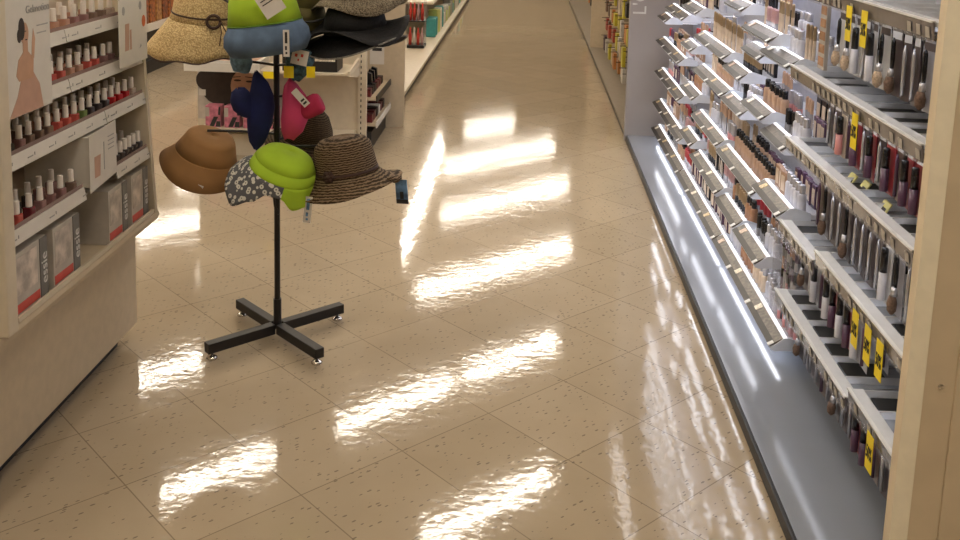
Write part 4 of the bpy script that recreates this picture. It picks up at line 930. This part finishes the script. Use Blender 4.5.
# ------------------------------------------------------------------ right background gondola
t = thing('aisle_shelving', 'long brown grey shelving on the right side of the aisle beyond the panel', 'display shelf', (1.0, 10.5, 0))
m_bdeck = mat('brown grey enamel', (0.20, 0.16, 0.11), 0.4, var=0.06)
MB().box(0.632, 1.1, 6.03, 14.9, 0, 0.03).build('kick_plate', m_kick, t)
MB().box(0.625, 1.1, 6.03, 14.9, 0.03, 0.05).build('base_deck', m_bdeck, t)
MB().box(1.1, 1.15, 6.03, 14.9, 0, 1.75).build('back_board', m_bdeck, t)
MB().box(0.63, 1.1, 9.66, 9.69, 0.05, 1.75).build('divider', m_creamd, t)
farg = t
m_far = [mat('packet '+n, c, 0.45) for n, c in (('red', (0.35, 0.05, 0.03)), ('orange', (0.45, 0.18, 0.05)), ('cream', (0.50, 0.42, 0.30)), ('black', (0.02, 0.018, 0.018)), ('brown', (0.14, 0.08, 0.05)), ('yellow', (0.45, 0.38, 0.03)), ('white', (0.48, 0.45, 0.40)), ('plum', (0.08, 0.04, 0.05)))]
k = 0
for lv in range(6):
    z = 0.225+lv*0.165
    for i in range(12):
        y = 6.25+i*0.27; k += 1
        MB().tube([(1.1, y, z+0.012), (0.70, y, z+0.006)], 0.003, 6).build('peg_hook', m_black, farg)
        w = random.uniform(0.04, 0.07); hh = random.uniform(0.10, 0.15)
        o = tag(MB().prism([(-w, -hh), (w, -hh), (w, 0), (-w, 0)], -0.012, 0.012, 'x').build('hanging_packet', random.choice(m_far)), 'hanging packet beyond the grey panel, %s peg along, %s row up' % (ORD[i+1], ORD[lv+1]), 'packet', 'packets hanging beyond the grey panel')
        o.location = (0.735+random.uniform(-0.01, 0.02), y, z+0.002)
for i in range(12):
    y = 9.95+i*0.35; lv = 0
    for lv in range(3):
        z = 0.35+lv*0.2
        MB().tube([(1.1, y, z+0.012), (0.78, y, z+0.006)], 0.003, 6).build('peg_hook', m_black, farg)
        o = tag(MB().prism([(-0.06, -0.16), (0.06, -0.16), (0.06, 0), (-0.06, 0)], -0.012, 0.012, 'x').build('hanging_packet', random.choice(m_far)), 'hanging packet beyond the divider, %s peg along, %s row up' % (ORD[i+1], ORD[lv+1]), 'packet', 'packets hanging beyond the divider')
        o.location = (0.80, y, z+0.002)
# ------------------------------------------------------------------ snack rack far left
ang = math.radians(38)
t = local(thing('snack_rack', 'far rack of orange packets with scalloped white shelf edge at upper left', 'display shelf', (-3.02, 9.6, 0), (0, 0, 0)))
MB().box(-2.2, 2.2, 0, 0.45, 0, 0.10).build('base', m_kick, t)
MB().box(-2.2, 2.2, 0.42, 0.45, 0.10, 1.3).build('back_board', m_creamd, t)
MB().box(-2.2, 2.2, -0.02, 0.42, 0.365, 0.385).build('shelf', m_cream, t)
MB().box(-2.2, 2.2, -0.03, -0.02, 0.345, 0.405).build('shelf_lip', m_paper, t)
MB().box(-2.2, 2.2, 0.02, 0.40, 0.101, 0.36).build('dark_gap', m_black, t)  # black block filling the dark gap under the shelf
t.rotation_euler = (0, 0, PI/2)
M_OR = [mat('mottled orange print', (0.48, 0.15, 0.03), 0.5, col2=(0.12, 0.04, 0.02), scale=35), mat('mottled rust print', (0.35, 0.10, 0.03), 0.5, col2=(0.08, 0.025, 0.015), scale=40), mat('mottled amber print', (0.50, 0.26, 0.08), 0.5, col2=(0.20, 0.07, 0.03), scale=30)]
for i in range(30):
    for lv in range(2):
        o = tag(MB().box(-0.06, 0.06, -0.04, 0.04, 0, 0.22).build('orange_packet', M_OR[(i*2+lv) % 3], bevel=0.006), 'orange packet on far left rack, %s along, %s tier' % (ORD[i+1], ['lower', 'upper'][lv]), 'packet', 'orange packets on the far rack')
        o.location = (-3.02-0.08, 9.6-2.08+i*0.142, 0.3853+lv*0.2203); o.rotation_euler = (0, 0, PI/2)

w = bpy.data.worlds.new('world'); S.world = w; w.use_nodes = True
w.node_tree.nodes['Background'].inputs[0].default_value = (0.05, 0.045, 0.04, 1); w.node_tree.nodes['Background'].inputs[1].default_value = 0.2
unlocal()
